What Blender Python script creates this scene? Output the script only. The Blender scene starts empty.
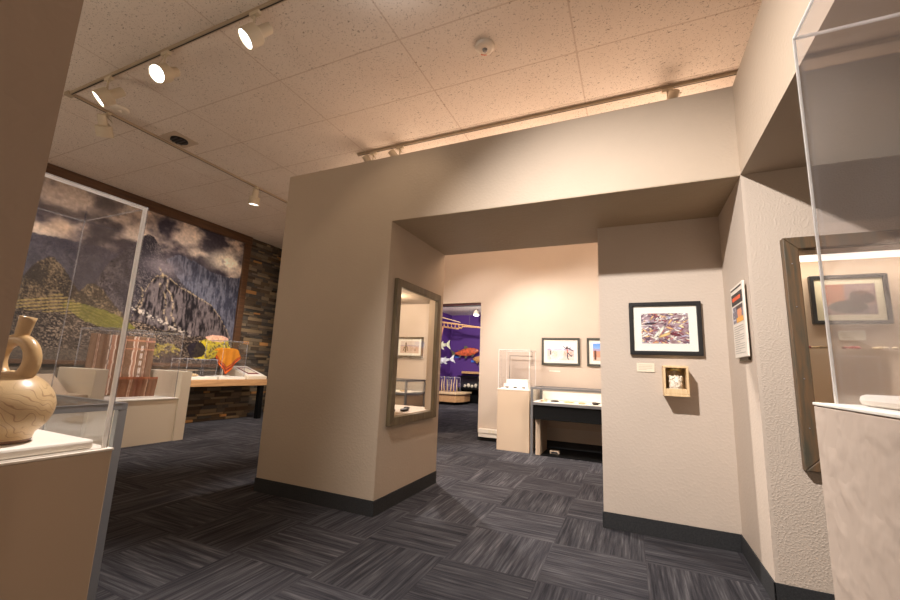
import bpy, bmesh, math, random
import numpy as np
from mathutils import Vector, Matrix
random.seed(4)
S = bpy.context.scene
COL = S.collection
H = 1.03          # eye height
# ------------------------------------------------------------------ camera
cam_d = bpy.data.cameras.new('camera'); cam = bpy.data.objects.new('camera', cam_d); COL.objects.link(cam)
S.camera = cam
cam_d.sensor_width = 36; cam_d.lens = 403.77/900*36; cam_d.clip_start = .02; cam_d.clip_end = 100
yw, pt, rl = -0.423438, 0.168386, 0.0401418
fwd = Vector((math.sin(yw)*math.cos(pt), math.cos(yw)*math.cos(pt), math.sin(pt)))
r0 = Vector((math.cos(yw), -math.sin(yw), 0)); u0 = r0.cross(fwd)
rt = r0*math.cos(rl)+u0*math.sin(rl); up = -r0*math.sin(rl)+u0*math.cos(rl)
m = Matrix((rt, up, -fwd)).transposed().to_4x4(); m.translation = (0, 0, H); cam.matrix_world = m
# ------------------------------------------------------------------ world, exposure
w = bpy.data.worlds.new('world'); S.world = w; w.use_nodes = True
bg = w.node_tree.nodes['Background']; bg.inputs[0].default_value = (1, .78, .58, 1); bg.inputs[1].default_value = .36
S.view_settings.view_transform = 'Standard'; S.view_settings.look = 'None'
S.cycles.transparent_max_bounces = 32
S.view_settings.exposure = 0; S.view_settings.gamma = 1; S.view_settings.use_curve_mapping = False
WARM = (1, .80, .60); WHITE = (1, .935, .885); COOL = (.92, .95, 1)

def spot(loc, aim, watts, deg, blend=.5, col=WARM, size=.05):
    d = bpy.data.lights.new('spot_lamp', 'SPOT'); d.energy = watts; d.spot_size = math.radians(deg); d.spot_blend = blend
    d.color = col; d.shadow_soft_size = size
    o = bpy.data.objects.new('spot_lamp', d); COL.objects.link(o); o.location = loc
    o.rotation_euler = (Vector(aim)-Vector(loc)).to_track_quat('-Z', 'Y').to_euler()
    return o
def glow(loc, watts, col=WARM, size=.06):  # point light without a fixture, mostly added fill
    d = bpy.data.lights.new('fill_and_bulb_lamp', 'POINT'); d.energy = watts; d.color = col; d.shadow_soft_size = size
    o = bpy.data.objects.new('fill_and_bulb_lamp', d); COL.objects.link(o); o.location = loc; return o

# ------------------------------------------------------------------ materials
def lin(c):
    return tuple((x/255/12.92 if x/255 <= .04045 else ((x/255+.055)/1.055)**2.4) for x in c)
def newmat(name):
    m = bpy.data.materials.new(name); m.use_nodes = True
    nt = m.node_tree; b = nt.nodes['Principled BSDF']; return m, nt, b
def N(nt, t, **k):
    n = nt.nodes.new(t)
    for a, v in k.items(): setattr(n, a, v)
    return n
def coords(nt): return N(nt, 'ShaderNodeNewGeometry').outputs['Position']
def objco(nt): return N(nt, 'ShaderNodeTexCoord').outputs['Object']
def mathn(nt, op, a, b=None, c=None):
    n = N(nt, 'ShaderNodeMath', operation=op)
    for i, v in enumerate((a, b, c)):
        if v is None: continue
        if isinstance(v, (int, float)): n.inputs[i].default_value = v
        else: nt.links.new(v, n.inputs[i])
    return n.outputs[0]
def noise(nt, co, scale, detail=3, rough=.5):
    n = N(nt, 'ShaderNodeTexNoise'); n.inputs['Scale'].default_value = scale; n.inputs['Detail'].default_value = detail
    n.inputs['Roughness'].default_value = rough; nt.links.new(co, n.inputs['Vector']); return n.outputs['Fac']
def ramp(nt, fac, stops):
    r = N(nt, 'ShaderNodeValToRGB'); e = r.color_ramp.elements
    while len(e) < len(stops): e.new(.5)
    for el, (p, c) in zip(e, stops): el.position = p; el.color = (*c, 1)
    nt.links.new(fac, r.inputs[0]); return r.outputs[0]
def bump(nt, b, h, strength, dist=.01):
    n = N(nt, 'ShaderNodeBump'); n.inputs['Strength'].default_value = strength; n.inputs['Distance'].default_value = dist
    nt.links.new(h, n.inputs['Height']); nt.links.new(n.outputs[0], b.inputs['Normal'])
def plain(name, c, rough=.5, metal=0, nscale=0, namt=.12, bstr=0, bscale=80, spec=.5):
    m, nt, b = newmat(name)
    b.inputs['Roughness'].default_value = rough; b.inputs['Metallic'].default_value = metal
    b.inputs['Specular IOR Level'].default_value = spec
    l = lin(c)
    if nscale:
        f = noise(nt, coords(nt), nscale, 4)
        nt.links.new(ramp(nt, f, [(.3, tuple(x*(1-namt) for x in l)), (.7, tuple(min(1, x*(1+namt)) for x in l))]), b.inputs['Base Color'])
    else: b.inputs['Base Color'].default_value = (*l, 1)
    if bstr: bump(nt, b, noise(nt, coords(nt), bscale, 2), bstr, .004)
    return m
def paint(name, c, bumpy, scale):
    m, nt, b = newmat(name); b.inputs['Roughness'].default_value = .62; b.inputs['Specular IOR Level'].default_value = .3
    co = coords(nt); l = lin(c)
    nt.links.new(ramp(nt, noise(nt, co, 2.2, 3), [(.3, tuple(x*.97 for x in l)), (.7, tuple(x*1.03 for x in l))]), b.inputs['Base Color'])
    a = noise(nt, co, scale, 2, .4); r = ramp(nt, a, [(.45, (0, 0, 0)), (.72, (1, 1, 1))])
    bump(nt, b, r, bumpy, .006); return m
def wood(name, c1, c2, axis=1, scale=1.0, rough=.5):
    m, nt, b = newmat(name); b.inputs['Roughness'].default_value = rough
    mp = N(nt, 'ShaderNodeMapping'); s = [14*scale]*3; s[axis] = 1.3*scale; mp.inputs['Scale'].default_value = s
    nt.links.new(coords(nt), mp.inputs[0]); f = noise(nt, mp.outputs[0], 2.2, 6, .62)
    nt.links.new(ramp(nt, f, [(.3, lin(c1)), (.68, lin(c2))]), b.inputs['Base Color']); bump(nt, b, f, .25, .003); return m
def emit(name, c, s):
    m, nt, b = newmat(name); b.inputs['Base Color'].default_value = (*c, 1)
    b.inputs['Emission Color'].default_value = (*c, 1); b.inputs['Emission Strength'].default_value = s; return m
def clear(name, tint=(.97, .98, .98), refl=1.0, haze=0.0):
    m = bpy.data.materials.new(name); m.use_nodes = True; nt = m.node_tree; nt.nodes.clear()
    o = N(nt, 'ShaderNodeOutputMaterial'); t = N(nt, 'ShaderNodeBsdfTransparent'); t.inputs[0].default_value = (*tint, 1)
    g = N(nt, 'ShaderNodeBsdfGlossy'); g.inputs['Roughness'].default_value = .03; g.inputs[0].default_value = (1, 1, 1, 1)
    lw = N(nt, 'ShaderNodeLayerWeight'); lw.inputs[0].default_value = .5; fz = mathn(nt, 'ADD', mathn(nt, 'MULTIPLY', mathn(nt, 'POWER', lw.outputs['Facing'], 4), .7), .035)
    mx = N(nt, 'ShaderNodeMixShader'); nt.links.new(mathn(nt, 'MULTIPLY', fz, refl), mx.inputs[0])
    nt.links.new(t.outputs[0], mx.inputs[1]); nt.links.new(g.outputs[0], mx.inputs[2])
    last = mx.outputs[0]
    if haze:
        d = N(nt, 'ShaderNodeBsdfDiffuse'); d.inputs[0].default_value = (.8, .8, .82, 1)
        m2 = N(nt, 'ShaderNodeMixShader')
        f = noise(nt, coords(nt), 6, 5, .6)
        nt.links.new(mathn(nt, 'MULTIPLY', f, haze*2), m2.inputs[0])
        nt.links.new(last, m2.inputs[1]); nt.links.new(d.outputs[0], m2.inputs[2]); last = m2.outputs[0]
    nt.links.new(last, o.inputs[0]); return m

BEIGE = (182, 164, 144)
M = {}
M['paint'] = paint('beige_paint', BEIGE, .10, 55)
M['orange_peel'] = paint('orange_peel_paint', (190, 174, 158), .30, 120)
M['light_peel'] = paint('light_peel_paint', (194, 178, 162), .13, 60)
M['coarse_peel'] = paint('coarse_peel_paint', (176, 154, 136), .35, 26)
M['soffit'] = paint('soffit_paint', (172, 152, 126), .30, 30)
M['purple'] = plain('purple_paint', (84, 44, 122), .7)
M['lintel_shade'] = plain('maroon_lintel_shade', (70, 28, 30), .6)
M['base'] = plain('charcoal_cove_base', (38, 38, 39), .8, nscale=120, namt=.35, bstr=.5, bscale=200)
M['white'] = plain('white_laminate', (228, 218, 204), .45)
M['brightwhite'] = plain('white_deck', (240, 234, 222), .55)
M['cream'] = plain('cream_laminate', (226, 212, 188), .5)
M['pedestal'] = paint('pedestal_paint', (196, 178, 162), .25, 22)
M['pedestal2'] = plain('pedestal_laminate', (186, 164, 140), .5)
M['steel'] = plain('brushed_steel', (140, 140, 142), .32, .6)
M['darksteel'] = plain('dark_steel', (84, 84, 86), .4, .8)
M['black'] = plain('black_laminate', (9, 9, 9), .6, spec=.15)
M['blackframe'] = plain('black_frame_paint', (28, 27, 28), .35)
M['greyframe'] = plain('pewter_frame', (78, 78, 72), .4, .3)
M['mat'] = plain('mat_board', (240, 236, 226), .8)
M['creammat'] = plain('cream_mat_board', (226, 212, 182), .8)
M['card'] = plain('cream_card', (226, 214, 190), .8)
M['ink'] = plain('grey_ink', (120, 116, 112), .8)
M['darkink'] = plain('dark_band', (62, 56, 52), .7)
M['redink'] = plain('orange_red_ink', (222, 96, 58), .7)
M['rustwood'] = wood('weathered_rust_wood', (60, 62, 52), (110, 80, 52), 2, 1.3)
M['olivewood'] = wood('weathered_olive_wood', (78, 66, 46), (112, 96, 70), 2, .8)
M['trimwood'] = wood('brown_trim_wood', (70, 46, 28), (98, 66, 40), 1)
M['slabwood'] = wood('pine_slab_wood', (176, 128, 82), (214, 168, 118), 1)
M['palewood'] = wood('pale_pine', (206, 172, 126), (232, 202, 158), 2, 1.5)
M['lamp'] = plain('cream_lamp_enamel', (206, 192, 168), .45)
M['trackm'] = plain('cream_track_enamel', (176, 158, 134), .5)
M['slot'] = plain('dark_slot', (34, 30, 26), .6)
M['lens'] = emit('lit_lens', (1, .97, .92), 9)
M['lensdim'] = emit('lit_lens_edge', (1, .9, .78), 4)
M['tube'] = emit('diffuser_strip', (1, .92, .82), 1.6)
M['plastic'] = plain('white_plastic', (226, 214, 198), .4)
M['acrylic'] = clear('clear_acrylic', (.985, .985, .99), .6, .006)
M['acrylic_near'] = clear('hazed_acrylic', (.94, .94, .95), .4, .02)  # grey tint and diffuse mix paint the hazy reflection on the cover
M['glass'] = clear('clear_glass', (.985, .99, .987), .7)
M['seam'] = plain('frosted_acrylic_edge', (236, 232, 228), .5)
_nt = M['seam'].node_tree; _tr = N(_nt, 'ShaderNodeBsdfTranslucent'); _tr.inputs[0].default_value = (.95, .93, .9, 1); _mx = N(_nt, 'ShaderNodeMixShader'); _mx.inputs[0].default_value = .5
_nt.links.new(_nt.nodes['Principled BSDF'].outputs[0], _mx.inputs[1]); _nt.links.new(_tr.outputs[0], _mx.inputs[2]); _nt.links.new(_mx.outputs[0], _nt.nodes['Material Output'].inputs[0])
M['dull_seam'] = clear('polished_acrylic_edge', (.8, .8, .82), 1.0, .22)
M['ceramic'] = None
M['bone'] = plain('bone_tan', (206, 176, 132), .7, nscale=60, namt=.3)
M['darkstone'] = plain('dark_flint', (58, 48, 42), .6, nscale=60, namt=.3)
M['redstone'] = plain('red_beadwork', (170, 62, 56), .7, nscale=150, namt=.7)
M['blue'] = plain('blue_label', (70, 120, 220), .6)
M['redcloth'] = plain('dark_red_cloth', (120, 30, 38), .8)

# ceiling tiles : fissured mineral fibre, 0.61 x 1.235 m grid
def ceiling_mat(name='ceiling_tile', px=1.235, py=.612, ox=-1.545, oy=2.288):
    m, nt, b = newmat(name); b.inputs['Roughness'].default_value = .9; b.inputs['Specular IOR Level'].default_value = .1
    co = coords(nt); sp = N(nt, 'ShaderNodeSeparateXYZ'); nt.links.new(co, sp.inputs[0])
    def line(v, o, p, wd):
        a = mathn(nt, 'SUBTRACT', v, o); a = mathn(nt, 'DIVIDE', a, p); a = mathn(nt, 'ADD', a, 100.5); a = mathn(nt, 'FRACT', a)
        a = mathn(nt, 'SUBTRACT', a, .5); a = mathn(nt, 'ABSOLUTE', a); return mathn(nt, 'LESS_THAN', a, wd/p)
    g = mathn(nt, 'MAXIMUM', line(sp.outputs[0], ox, px, .006), line(sp.outputs[1], oy, py, .006))
    f = noise(nt, co, 105, 3, .6); pit = ramp(nt, f, [(.335, (1, 1, 1)), (.39, (0, 0, 0))])
    mp = N(nt, 'ShaderNodeMapping'); mp.inputs['Scale'].default_value = (38, 62, 1); mp.inputs['Rotation'].default_value = (0, 0, .5); nt.links.new(co, mp.inputs[0])
    f2 = noise(nt, mp.outputs[0], 1, 2, .5); fis = ramp(nt, f2, [(.27, (1, 1, 1)), (.33, (0, 0, 0))])
    k = mathn(nt, 'MAXIMUM', pit, fis)
    base = ramp(nt, noise(nt, co, 1.3, 2), [(.3, lin((228, 214, 200))), (.7, lin((234, 222, 210)))])
    mx = N(nt, 'ShaderNodeMix', data_type='RGBA'); nt.links.new(mathn(nt, 'MULTIPLY', k, .7), mx.inputs[0]); nt.links.new(base, mx.inputs[6]); mx.inputs[7].default_value = (*lin((110, 88, 66)), 1)
    m2 = N(nt, 'ShaderNodeMix', data_type='RGBA'); nt.links.new(mathn(nt, 'MULTIPLY', g, .30), m2.inputs[0]); nt.links.new(mx.outputs[2], m2.inputs[6]); m2.inputs[7].default_value = (*lin((150, 112, 76)), 1)
    nt.links.new(m2.outputs[2], b.inputs['Base Color'])
    bump(nt, b, mathn(nt, 'SUBTRACT', 1, k), .4, .004); return m
M['ceiling'] = ceiling_mat()
# carpet tiles : 0.5 m squares, streaks turned a quarter from tile to tile
def carpet_mat():
    m, nt, b = newmat('carpet_tile'); b.inputs['Roughness'].default_value = .95; b.inputs['Specular IOR Level'].default_value = .08
    co = coords(nt); sp = N(nt, 'ShaderNodeSeparateXYZ'); nt.links.new(co, sp.inputs[0])
    P = .51
    u = mathn(nt, 'DIVIDE', mathn(nt, 'ADD', sp.outputs[0], .47), P); v = mathn(nt, 'DIVIDE', mathn(nt, 'SUBTRACT', sp.outputs[1], 2.23), P)
    iu = mathn(nt, 'FLOOR', u); iv = mathn(nt, 'FLOOR', v); fu = mathn(nt, 'SUBTRACT', u, iu); fv = mathn(nt, 'SUBTRACT', v, iv)
    par = mathn(nt, 'FLOORED_MODULO', mathn(nt, 'ADD', iu, iv), 2)
    def mixf(a, c):
        n = N(nt, 'ShaderNodeMix', data_type='FLOAT'); nt.links.new(par, n.inputs[0]); nt.links.new(a, n.inputs[2]); nt.links.new(c, n.inputs[3]); return n.outputs[0]
    al = mixf(fu, fv); ac = mixf(fv, fu)
    cell = mathn(nt, 'ADD', mathn(nt, 'MULTIPLY', iu, 17.3), mathn(nt, 'MULTIPLY', iv, 41.7))
    def streak(sa, sc, off, d=2):
        c = N(nt, 'ShaderNodeCombineXYZ'); nt.links.new(mathn(nt, 'MULTIPLY', al, sa), c.inputs[0]); nt.links.new(mathn(nt, 'MULTIPLY', ac, sc), c.inputs[1]); nt.links.new(mathn(nt, 'ADD', cell, off), c.inputs[2])
        return noise(nt, c.outputs[0], 1, d, .6)
    s1 = streak(1.4, 34, 0); s2 = streak(.9, 11, 5.5); s3 = streak(5, 80, 9.1, 1)
    s = mathn(nt, 'ADD', mathn(nt, 'MULTIPLY', s1, .5), mathn(nt, 'ADD', mathn(nt, 'MULTIPLY', s2, .35), mathn(nt, 'MULTIPLY', s3, .15)))
    c = ramp(nt, s, [(.36, lin((42, 41, 44))), (.46, lin((56, 54, 57))), (.56, lin((74, 72, 74))), (.68, lin((102, 98, 99)))])
    wn = N(nt, 'ShaderNodeTexWhiteNoise', noise_dimensions='1D'); nt.links.new(cell, wn.inputs['W'])
    tone = mathn(nt, 'ADD', mathn(nt, 'MULTIPLY', wn.outputs['Value'], .35), .8)
    pile = noise(nt, co, 320, 2, .7); tone = mathn(nt, 'MULTIPLY', tone, mathn(nt, 'ADD', mathn(nt, 'MULTIPLY', pile, .9), .55))
    sc = N(nt, 'ShaderNodeVectorMath', operation='SCALE'); nt.links.new(c, sc.inputs[0]); nt.links.new(tone, sc.inputs['Scale'])
    nt.links.new(sc.outputs[0], b.inputs['Base Color']); bump(nt, b, pile, .7, .006); return m
M['carpet'] = carpet_mat()
def attr_mat(name, rough=.6, spec=.3, bstr=0):
    m, nt, b = newmat(name); b.inputs['Roughness'].default_value = rough; b.inputs['Specular IOR Level'].default_value = spec
    a = N(nt, 'ShaderNodeVertexColor'); a.layer_name = 'Col'; nt.links.new(a.outputs[0], b.inputs['Base Color'])
    if bstr: bump(nt, b, noise(nt, coords(nt), 90, 3), bstr, .004)
    return m
M['print'] = attr_mat('printed_picture', .45); M['mural'] = attr_mat('mural_print', .75, .15)
M['cloth'] = attr_mat('woven_cloth', .9, .05, .5); M['stones'] = attr_mat('stacked_ledge_stone', .85, .2, .8)

# ------------------------------------------------------------------ mesh helpers
BASE = {}
class MB:
    def __init__(s): s.v = []; s.f = []
    def add(s, vs, fs):
        o = len(s.v); s.v += [tuple(x) for x in vs]; s.f += [tuple(i+o for i in f) for f in fs]; return s
    def box(s, x0, x1, y0, y1, z0, z1):
        return s.add([(x0,y0,z0),(x1,y0,z0),(x1,y1,z0),(x0,y1,z0),(x0,y0,z1),(x1,y0,z1),(x1,y1,z1),(x0,y1,z1)],
                     [(0,3,2,1),(4,5,6,7),(0,1,5,4),(1,2,6,5),(2,3,7,6),(3,0,4,7)])
    def prism(s, pts, d):       # pts: planar loop, d: extrusion vector
        n = len(pts); a = [Vector(p) for p in pts]; b = [p+Vector(d) for p in a]
        return s.add(a+b, [tuple(range(n))[::-1], tuple(range(n, 2*n))]+[(i, (i+1) % n, n+(i+1) % n, n+i) for i in range(n)])
    def tube(s, pts, r, n=12, cap=True):
        pts = [Vector(p) for p in pts]; rs = r if isinstance(r, (list, tuple)) else [r]*len(pts)
        rings = []; ref = None
        for i, p in enumerate(pts):
            t = (pts[min(i+1, len(pts)-1)]-pts[max(i-1, 0)]).normalized()
            if ref is None: ref = t.orthogonal().normalized()
            ref = (ref-t*ref.dot(t)).normalized(); b = t.cross(ref)
            rings.append([p+(ref*math.cos(2*math.pi*k/n)+b*math.sin(2*math.pi*k/n))*rs[i] for k in range(n)])
        vs = [q for R in rings for q in R]; fs = []
        for i in range(len(rings)-1):
            for k in range(n): fs.append((i*n+k, i*n+(k+1) % n, (i+1)*n+(k+1) % n, (i+1)*n+k))
        if cap: fs += [tuple(range(n))[::-1], tuple(range((len(rings)-1)*n, len(rings)*n))]
        return s.add(vs, fs)
    def lathe(s, prof, c, ax=(0, 0, 1), n=32):   # prof: list of (radius, height along ax)
        ax = Vector(ax).normalized(); e = ax.orthogonal().normalized(); g = ax.cross(e); c = Vector(c)
        vs = [c+ax*hh+(e*math.cos(2*math.pi*k/n)+g*math.sin(2*math.pi*k/n))*max(rr, 1e-5) for rr, hh in prof for k in range(n)]
        fs = [(i*n+k, i*n+(k+1) % n, (i+1)*n+(k+1) % n, (i+1)*n+k) for i in range(len(prof)-1) for k in range(n)]
        fs += [tuple(range(n))[::-1], tuple(range((len(prof)-1)*n, len(prof)*n))]
        return s.add(vs, fs)
    def blob(s, c, r, n=10, jit=.12):
        c = Vector(c); vs = []; rows = n//2+1
        for i in range(rows+1):
            th = math.pi*i/rows
            for k in range(n):
                ph = 2*math.pi*k/n; q = 1+random.uniform(-jit, jit)
                vs.append(c+Vector((r[0]*math.sin(th)*math.cos(ph)*q, r[1]*math.sin(th)*math.sin(ph)*q, r[2]*math.cos(th))))
        fs = [(i*n+k, (i+1)*n+k, (i+1)*n+(k+1) % n, i*n+(k+1) % n) for i in range(rows) for k in range(n)]
        return s.add(vs, fs)
    def frame(s, pts_out, pts_in, d):  # ring between two loops, extruded by d
        n = len(pts_out); d = Vector(d); a = [Vector(p) for p in pts_out]; b = [Vector(p) for p in pts_in]
        vs = a+b+[p+d for p in a]+[p+d for p in b]; fs = []
        for i in range(n):
            j = (i+1) % n
            fs += [(i, j, n+j, n+i), (2*n+i, 3*n+i, 3*n+j, 2*n+j), (i, 2*n+i, 2*n+j, j), (n+i, n+j, 3*n+j, 3*n+i)]
        return s.add(vs, fs)
    def build(s, name, mat, parent=None, bev=0, smooth=False, loc=None, sub=0):
        b0 = BASE.get(parent.name, Vector((0, 0, 0))) if parent else Vector(loc or (0, 0, 0))
        me = bpy.data.meshes.new(name); me.from_pydata([tuple(Vector(v)-b0) for v in s.v], [], s.f)
        bm = bmesh.new(); bm.from_mesh(me)
        bmesh.ops.remove_doubles(bm, verts=bm.verts, dist=1e-6)
        bmesh.ops.recalc_face_normals(bm, faces=bm.faces); bm.to_mesh(me); bm.free()
        me.materials.append(mat)
        o = bpy.data.objects.new(name, me); COL.objects.link(o)
        if parent: o.parent = parent
        else: o.location = b0
        BASE[o.name] = b0
        if smooth:
            for p in me.polygons: p.use_smooth = True
        if bev:
            mo = o.modifiers.new('bevel', 'BEVEL'); mo.width = bev; mo.segments = 2; mo.limit_method = 'ANGLE'; mo.angle_limit = math.radians(40)
        if sub:
            mo = o.modifiers.new('subdivision', 'SUBSURF'); mo.levels = sub; mo.render_levels = sub
        return o
def tag(o, label, cat, group=None, kind=None):
    if label: o['label'] = label
    if cat: o['category'] = cat
    if group: o['group'] = group
    if kind: o['kind'] = kind
    return o
def thing(name, loc, label, cat, group=None):
    o = bpy.data.objects.new(name, None); COL.objects.link(o); o.location = loc; o.empty_display_size = .05
    BASE[o.name] = Vector(loc); return tag(o, label, cat, group)
def struct(mb, name, mat, bev=0):
    o = mb.build(name, mat, bev=bev); o['kind'] = 'structure'; return o
def sheet(name, fn, colors, mat, parent=None, thick=0, smooth=False, loc=None):
    """grid surface; colors: (rows, cols, 3) sRGB 0..255, row 0 at the top; fn(u, v) -> world point, v up"""
    ny, nx = colors.shape[:2]
    b0 = BASE.get(parent.name, Vector((0, 0, 0))) if parent else Vector(loc or (0, 0, 0))
    vs = []
    for j in range(ny):
        for i in range(nx):
            p = fn(i/(nx-1), 1-j/(ny-1)); vs.append((p[0]-b0.x, p[1]-b0.y, p[2]-b0.z))
    fs = [(j*nx+i, (j+1)*nx+i, (j+1)*nx+i+1, j*nx+i+1) for j in range(ny-1) for i in range(nx-1)]
    me = bpy.data.meshes.new(name); me.from_pydata(vs, [], fs)
    c = np.clip(colors.reshape(-1, 3)/255., 0, 1); l = np.where(c <= .04045, c/12.92, ((c+.055)/1.055)**2.4)
    at = me.color_attributes.new('Col', 'FLOAT_COLOR', 'POINT')
    at.data.foreach_set('color', np.concatenate([l, np.ones((len(l), 1))], 1).astype(np.float32).ravel())
    me.materials.append(mat); o = bpy.data.objects.new(name, me); COL.objects.link(o)
    if parent: o.parent = parent
    else: o.location = b0
    BASE[o.name] = b0
    if smooth:
        for p in me.polygons: p.use_smooth = True
    if thick:
        mo = o.modifiers.new('solidify', 'SOLIDIFY'); mo.thickness = thick; mo.offset = 0
    return o
RNG = np.random.RandomState(7)
def vnoise(X, Y, s, seed=0):
    r = np.random.RandomState(seed); g = r.rand(128, 128); x = X*s+1000; y = Y*s+1000
    xi = np.floor(x).astype(int); yi = np.floor(y).astype(int); fx = x-xi; fy = y-yi
    fx = fx*fx*(3-2*fx); fy = fy*fy*(3-2*fy); a = lambda i, j: g[i % 128, j % 128]
    return (a(xi, yi)*(1-fx)+a(xi+1, yi)*fx)*(1-fy)+(a(xi, yi+1)*(1-fx)+a(xi+1, yi+1)*fx)*fy
def fbm(X, Y, s, n=5, seed=0):
    t = 0; a = .5
    for k in range(n): t = t+a*vnoise(X, Y, s*2**k, seed+k); a *= .5
    return t
def mixc(img, mask, col):
    mask = np.clip(mask, 0, 1)[..., None]; return img*(1-mask)+np.array(col, float)*mask

# ================================================================== STRUCTURE
y0, yc, yb = 2.543, 3.18, 3.54        # front plane, recess wall plane, rear of the thick walls
xl, xp, xs = -2.80, -1.669, .585      # pillar sides, angled wall
zs, zt, zc = 2.15, 2.70, 3.50         # soffit, wall top, ceiling
YB = 5.95
struct(MB().box(-7.3, 3.2, -3, 12.6, -.1, 0), 'floor', M['carpet'])
struct(MB().box(-7.3, 3.2, -3, 6.6, zc, zc+.1), 'ceiling', M['ceiling'])
# pillar with a see-through display niche, and the header over the passage
nz0, nz1, ny0, ny1 = .66, 1.66, 2.695, 3.37
mb = MB()
mb.box(xl, xp, y0, yb, 0, nz0).box(xl, xp, y0, yb, nz1, zt)
mb.box(xl, -2.35, y0, yb, nz0, nz1).box(-2.35, xp, y0, ny0, nz0, nz1).box(-1.73, xp, ny1, yb, nz0, nz1)
mb.box(xp, xs, y0, yb, zs, zt)
struct(mb, 'wall_center', M['paint'])
struct(MB().box(-.206, .64, yc, yb, 0, zs), 'wall_recess', M['light_peel'])
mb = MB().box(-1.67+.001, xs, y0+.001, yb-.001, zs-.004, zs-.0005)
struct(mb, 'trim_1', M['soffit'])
# right wall with recessed display window
wx0, wx1, wz0, wz1 = .79, 2.3, .67, 1.70
mb = MB().box(xs+.015, wx0, y0, 2.66, 0, zs).box(wx0, wx1, y0, 2.66, 0, wz0).box(wx0, wx1, y0, 2.66, wz1, zs).box(wx1, 3.2, y0, 2.66, 0, zs)
struct(mb, 'wall_right', M['orange_peel'])
struct(MB().box(xs, xs+.015, y0, yc, 0, zs), 'wall_angle', M['light_peel'])
mb = MB().box(.64, 2.5, 3.1, 3.18, .5, 1.95).box(.64, 2.5, 2.66, 3.1, .5, .62).box(.64, 2.5, 2.66, 3.1, 1.88, 1.95).box(2.4, 2.5, 2.66, 3.1, .62, 1.88)
struct(mb, 'wall_niche', plain('niche_paint', (194, 170, 146), .7))
struct(MB().box(xs, 3.2, -3, y0, zs, zt).box(xs, 3.2, y0, 3.3, zs, zt), 'wall_upper_right', M['paint'])
# near wall on the left
struct(MB().box(-1.14, -1.0, -3, .336, 0, zc), 'wall_near_left', M['coarse_peel'])
# rear wall with doorway
dx0, dx1, dz = -2.97, -2.14, 2.08
mb = MB().box(dx1, 3.2, YB, YB+.14, 0, zc).box(dx0, dx1, YB, YB+.14, dz, zc).box(-6.3, dx0, YB, YB+.14, 0, zc)
mb.box(-6.3, -6.2, YB+.14, 6.5, 0, zc).box(-7.2, -6.2, 6.5, 6.6, 0, zc)
struct(mb, 'wall_back', M['light_peel'])
struct(MB().box(dx0, dx1, YB+.02, YB+.14, dz-.035, dz-.001), 'door_lintel_shade', M['lintel_shade'])  # dark strip painting the shade on the lintel's underside
# purple gallery behind
mb = MB().box(-5.5, -1.1, 12.2, 12.3, 0, 2.8).box(-5.5, -5.4, 6.6, 12.2, 0, 2.8).box(-1.2, -1.1, 6.1, 12.2, 0, 2.8)
struct(mb, 'wall_far', M['purple'])
struct(MB().box(-5.5, -1.1, 6.6, 12.3, 2.78, 2.86), 'ceiling_far', ceiling_mat('far_ceiling_tile', 1.2, 1.2, 0, 0))
# left wall
struct(MB().box(-7.25, -7.03, -3, 6.6, 0, zc), 'wall_left', M['paint'])
# baseboards
bh = .104
mb = MB()
def bb(name, *boxes):
    m_ = MB()
    for b in boxes: m_.box(*b)
    o = m_.build(name, M['base'], bev=.002); o['kind'] = 'structure'
t = .008
bb('baseboard_center', (xl-t, xp+t, y0-t, y0-.0005, 0, bh), (xp+.0005, xp+t, y0, yb, 0, bh), (xl-t, xl-.0005, y0, yb, 0, bh))
bb('baseboard_recess', (-.206, xs-t, yc-t, yc-.0005, 0, bh), (-.214, -.2065, yc-t, yb, 0, bh))
bb('baseboard_angle', (xs-t, xs-.0005, y0-t, yc, 0, bh))
bb('baseboard_right', (xs-t, 3.2, y0-t, y0-.0005, 0, bh))
bb('baseboard_back', (dx1, 2, YB-t, YB-.0005, 0, bh), (-6.2, dx0, YB-t, YB-.0005, 0, bh))
bb('baseboard_near', (-.9995, -.992, -3, .344, 0, bh))

# ================================================================== LEFT WALL : stone, mural
def stone_wall(name, rects, x):
    vs = []; fs = []; cs = []
    pal = [(104, 92, 76), (78, 70, 62), (124, 108, 86), (74, 70, 64), (92, 84, 74), (112, 96, 76), (128, 108, 82), (88, 74, 58), (70, 66, 62), (84, 70, 56), (100, 86, 72), (66, 56, 46)]
    r = random.Random(3)
    for (a, b, z0, z1) in rects:
        z = z0
        while z < z1-.005:
            h = min(r.choice([.035, .045, .055, .07]), z1-z); y = a
            while y < b-.002:
                w_ = min(r.uniform(.1, .34), b-y); d = r.uniform(.0, .03); c = r.choice(pal); k = r.uniform(.92, 1.14); g = .0025
                if r.random() < .035: c = (176, 124, 74)
                o = len(vs); X0, X1 = x, x+.012+d
                vs += [(X0, y+g, z+g), (X1, y+g, z+g), (X1, y+w_-g, z+g), (X0, y+w_-g, z+g), (X0, y+g, z+h-g), (X1, y+g, z+h-g), (X1, y+w_-g, z+h-g), (X0, y+w_-g, z+h-g)]
                fs += [tuple(i+o for i in f) for f in [(0,3,2,1),(4,5,6,7),(0,1,5,4),(1,2,6,5),(2,3,7,6)]]
                cs += [[(q*k/255.)**2.0 for q in c]+[1]]*8
                y += w_
            z += h
    me = bpy.data.meshes.new(name); me.from_pydata(vs, [], fs)
    at = me.color_attributes.new('Col', 'FLOAT_COLOR', 'POINT'); at.data.foreach_set('color', np.array(cs, np.float32).ravel())
    me.materials.append(M['stones']); o = bpy.data.objects.new(name, me); COL.objects.link(o); o['kind'] = 'structure'; BASE[o.name] = Vector((0, 0, 0))
    mo = o.modifiers.new('bevel', 'BEVEL'); mo.width = .004; mo.segments = 1
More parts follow.
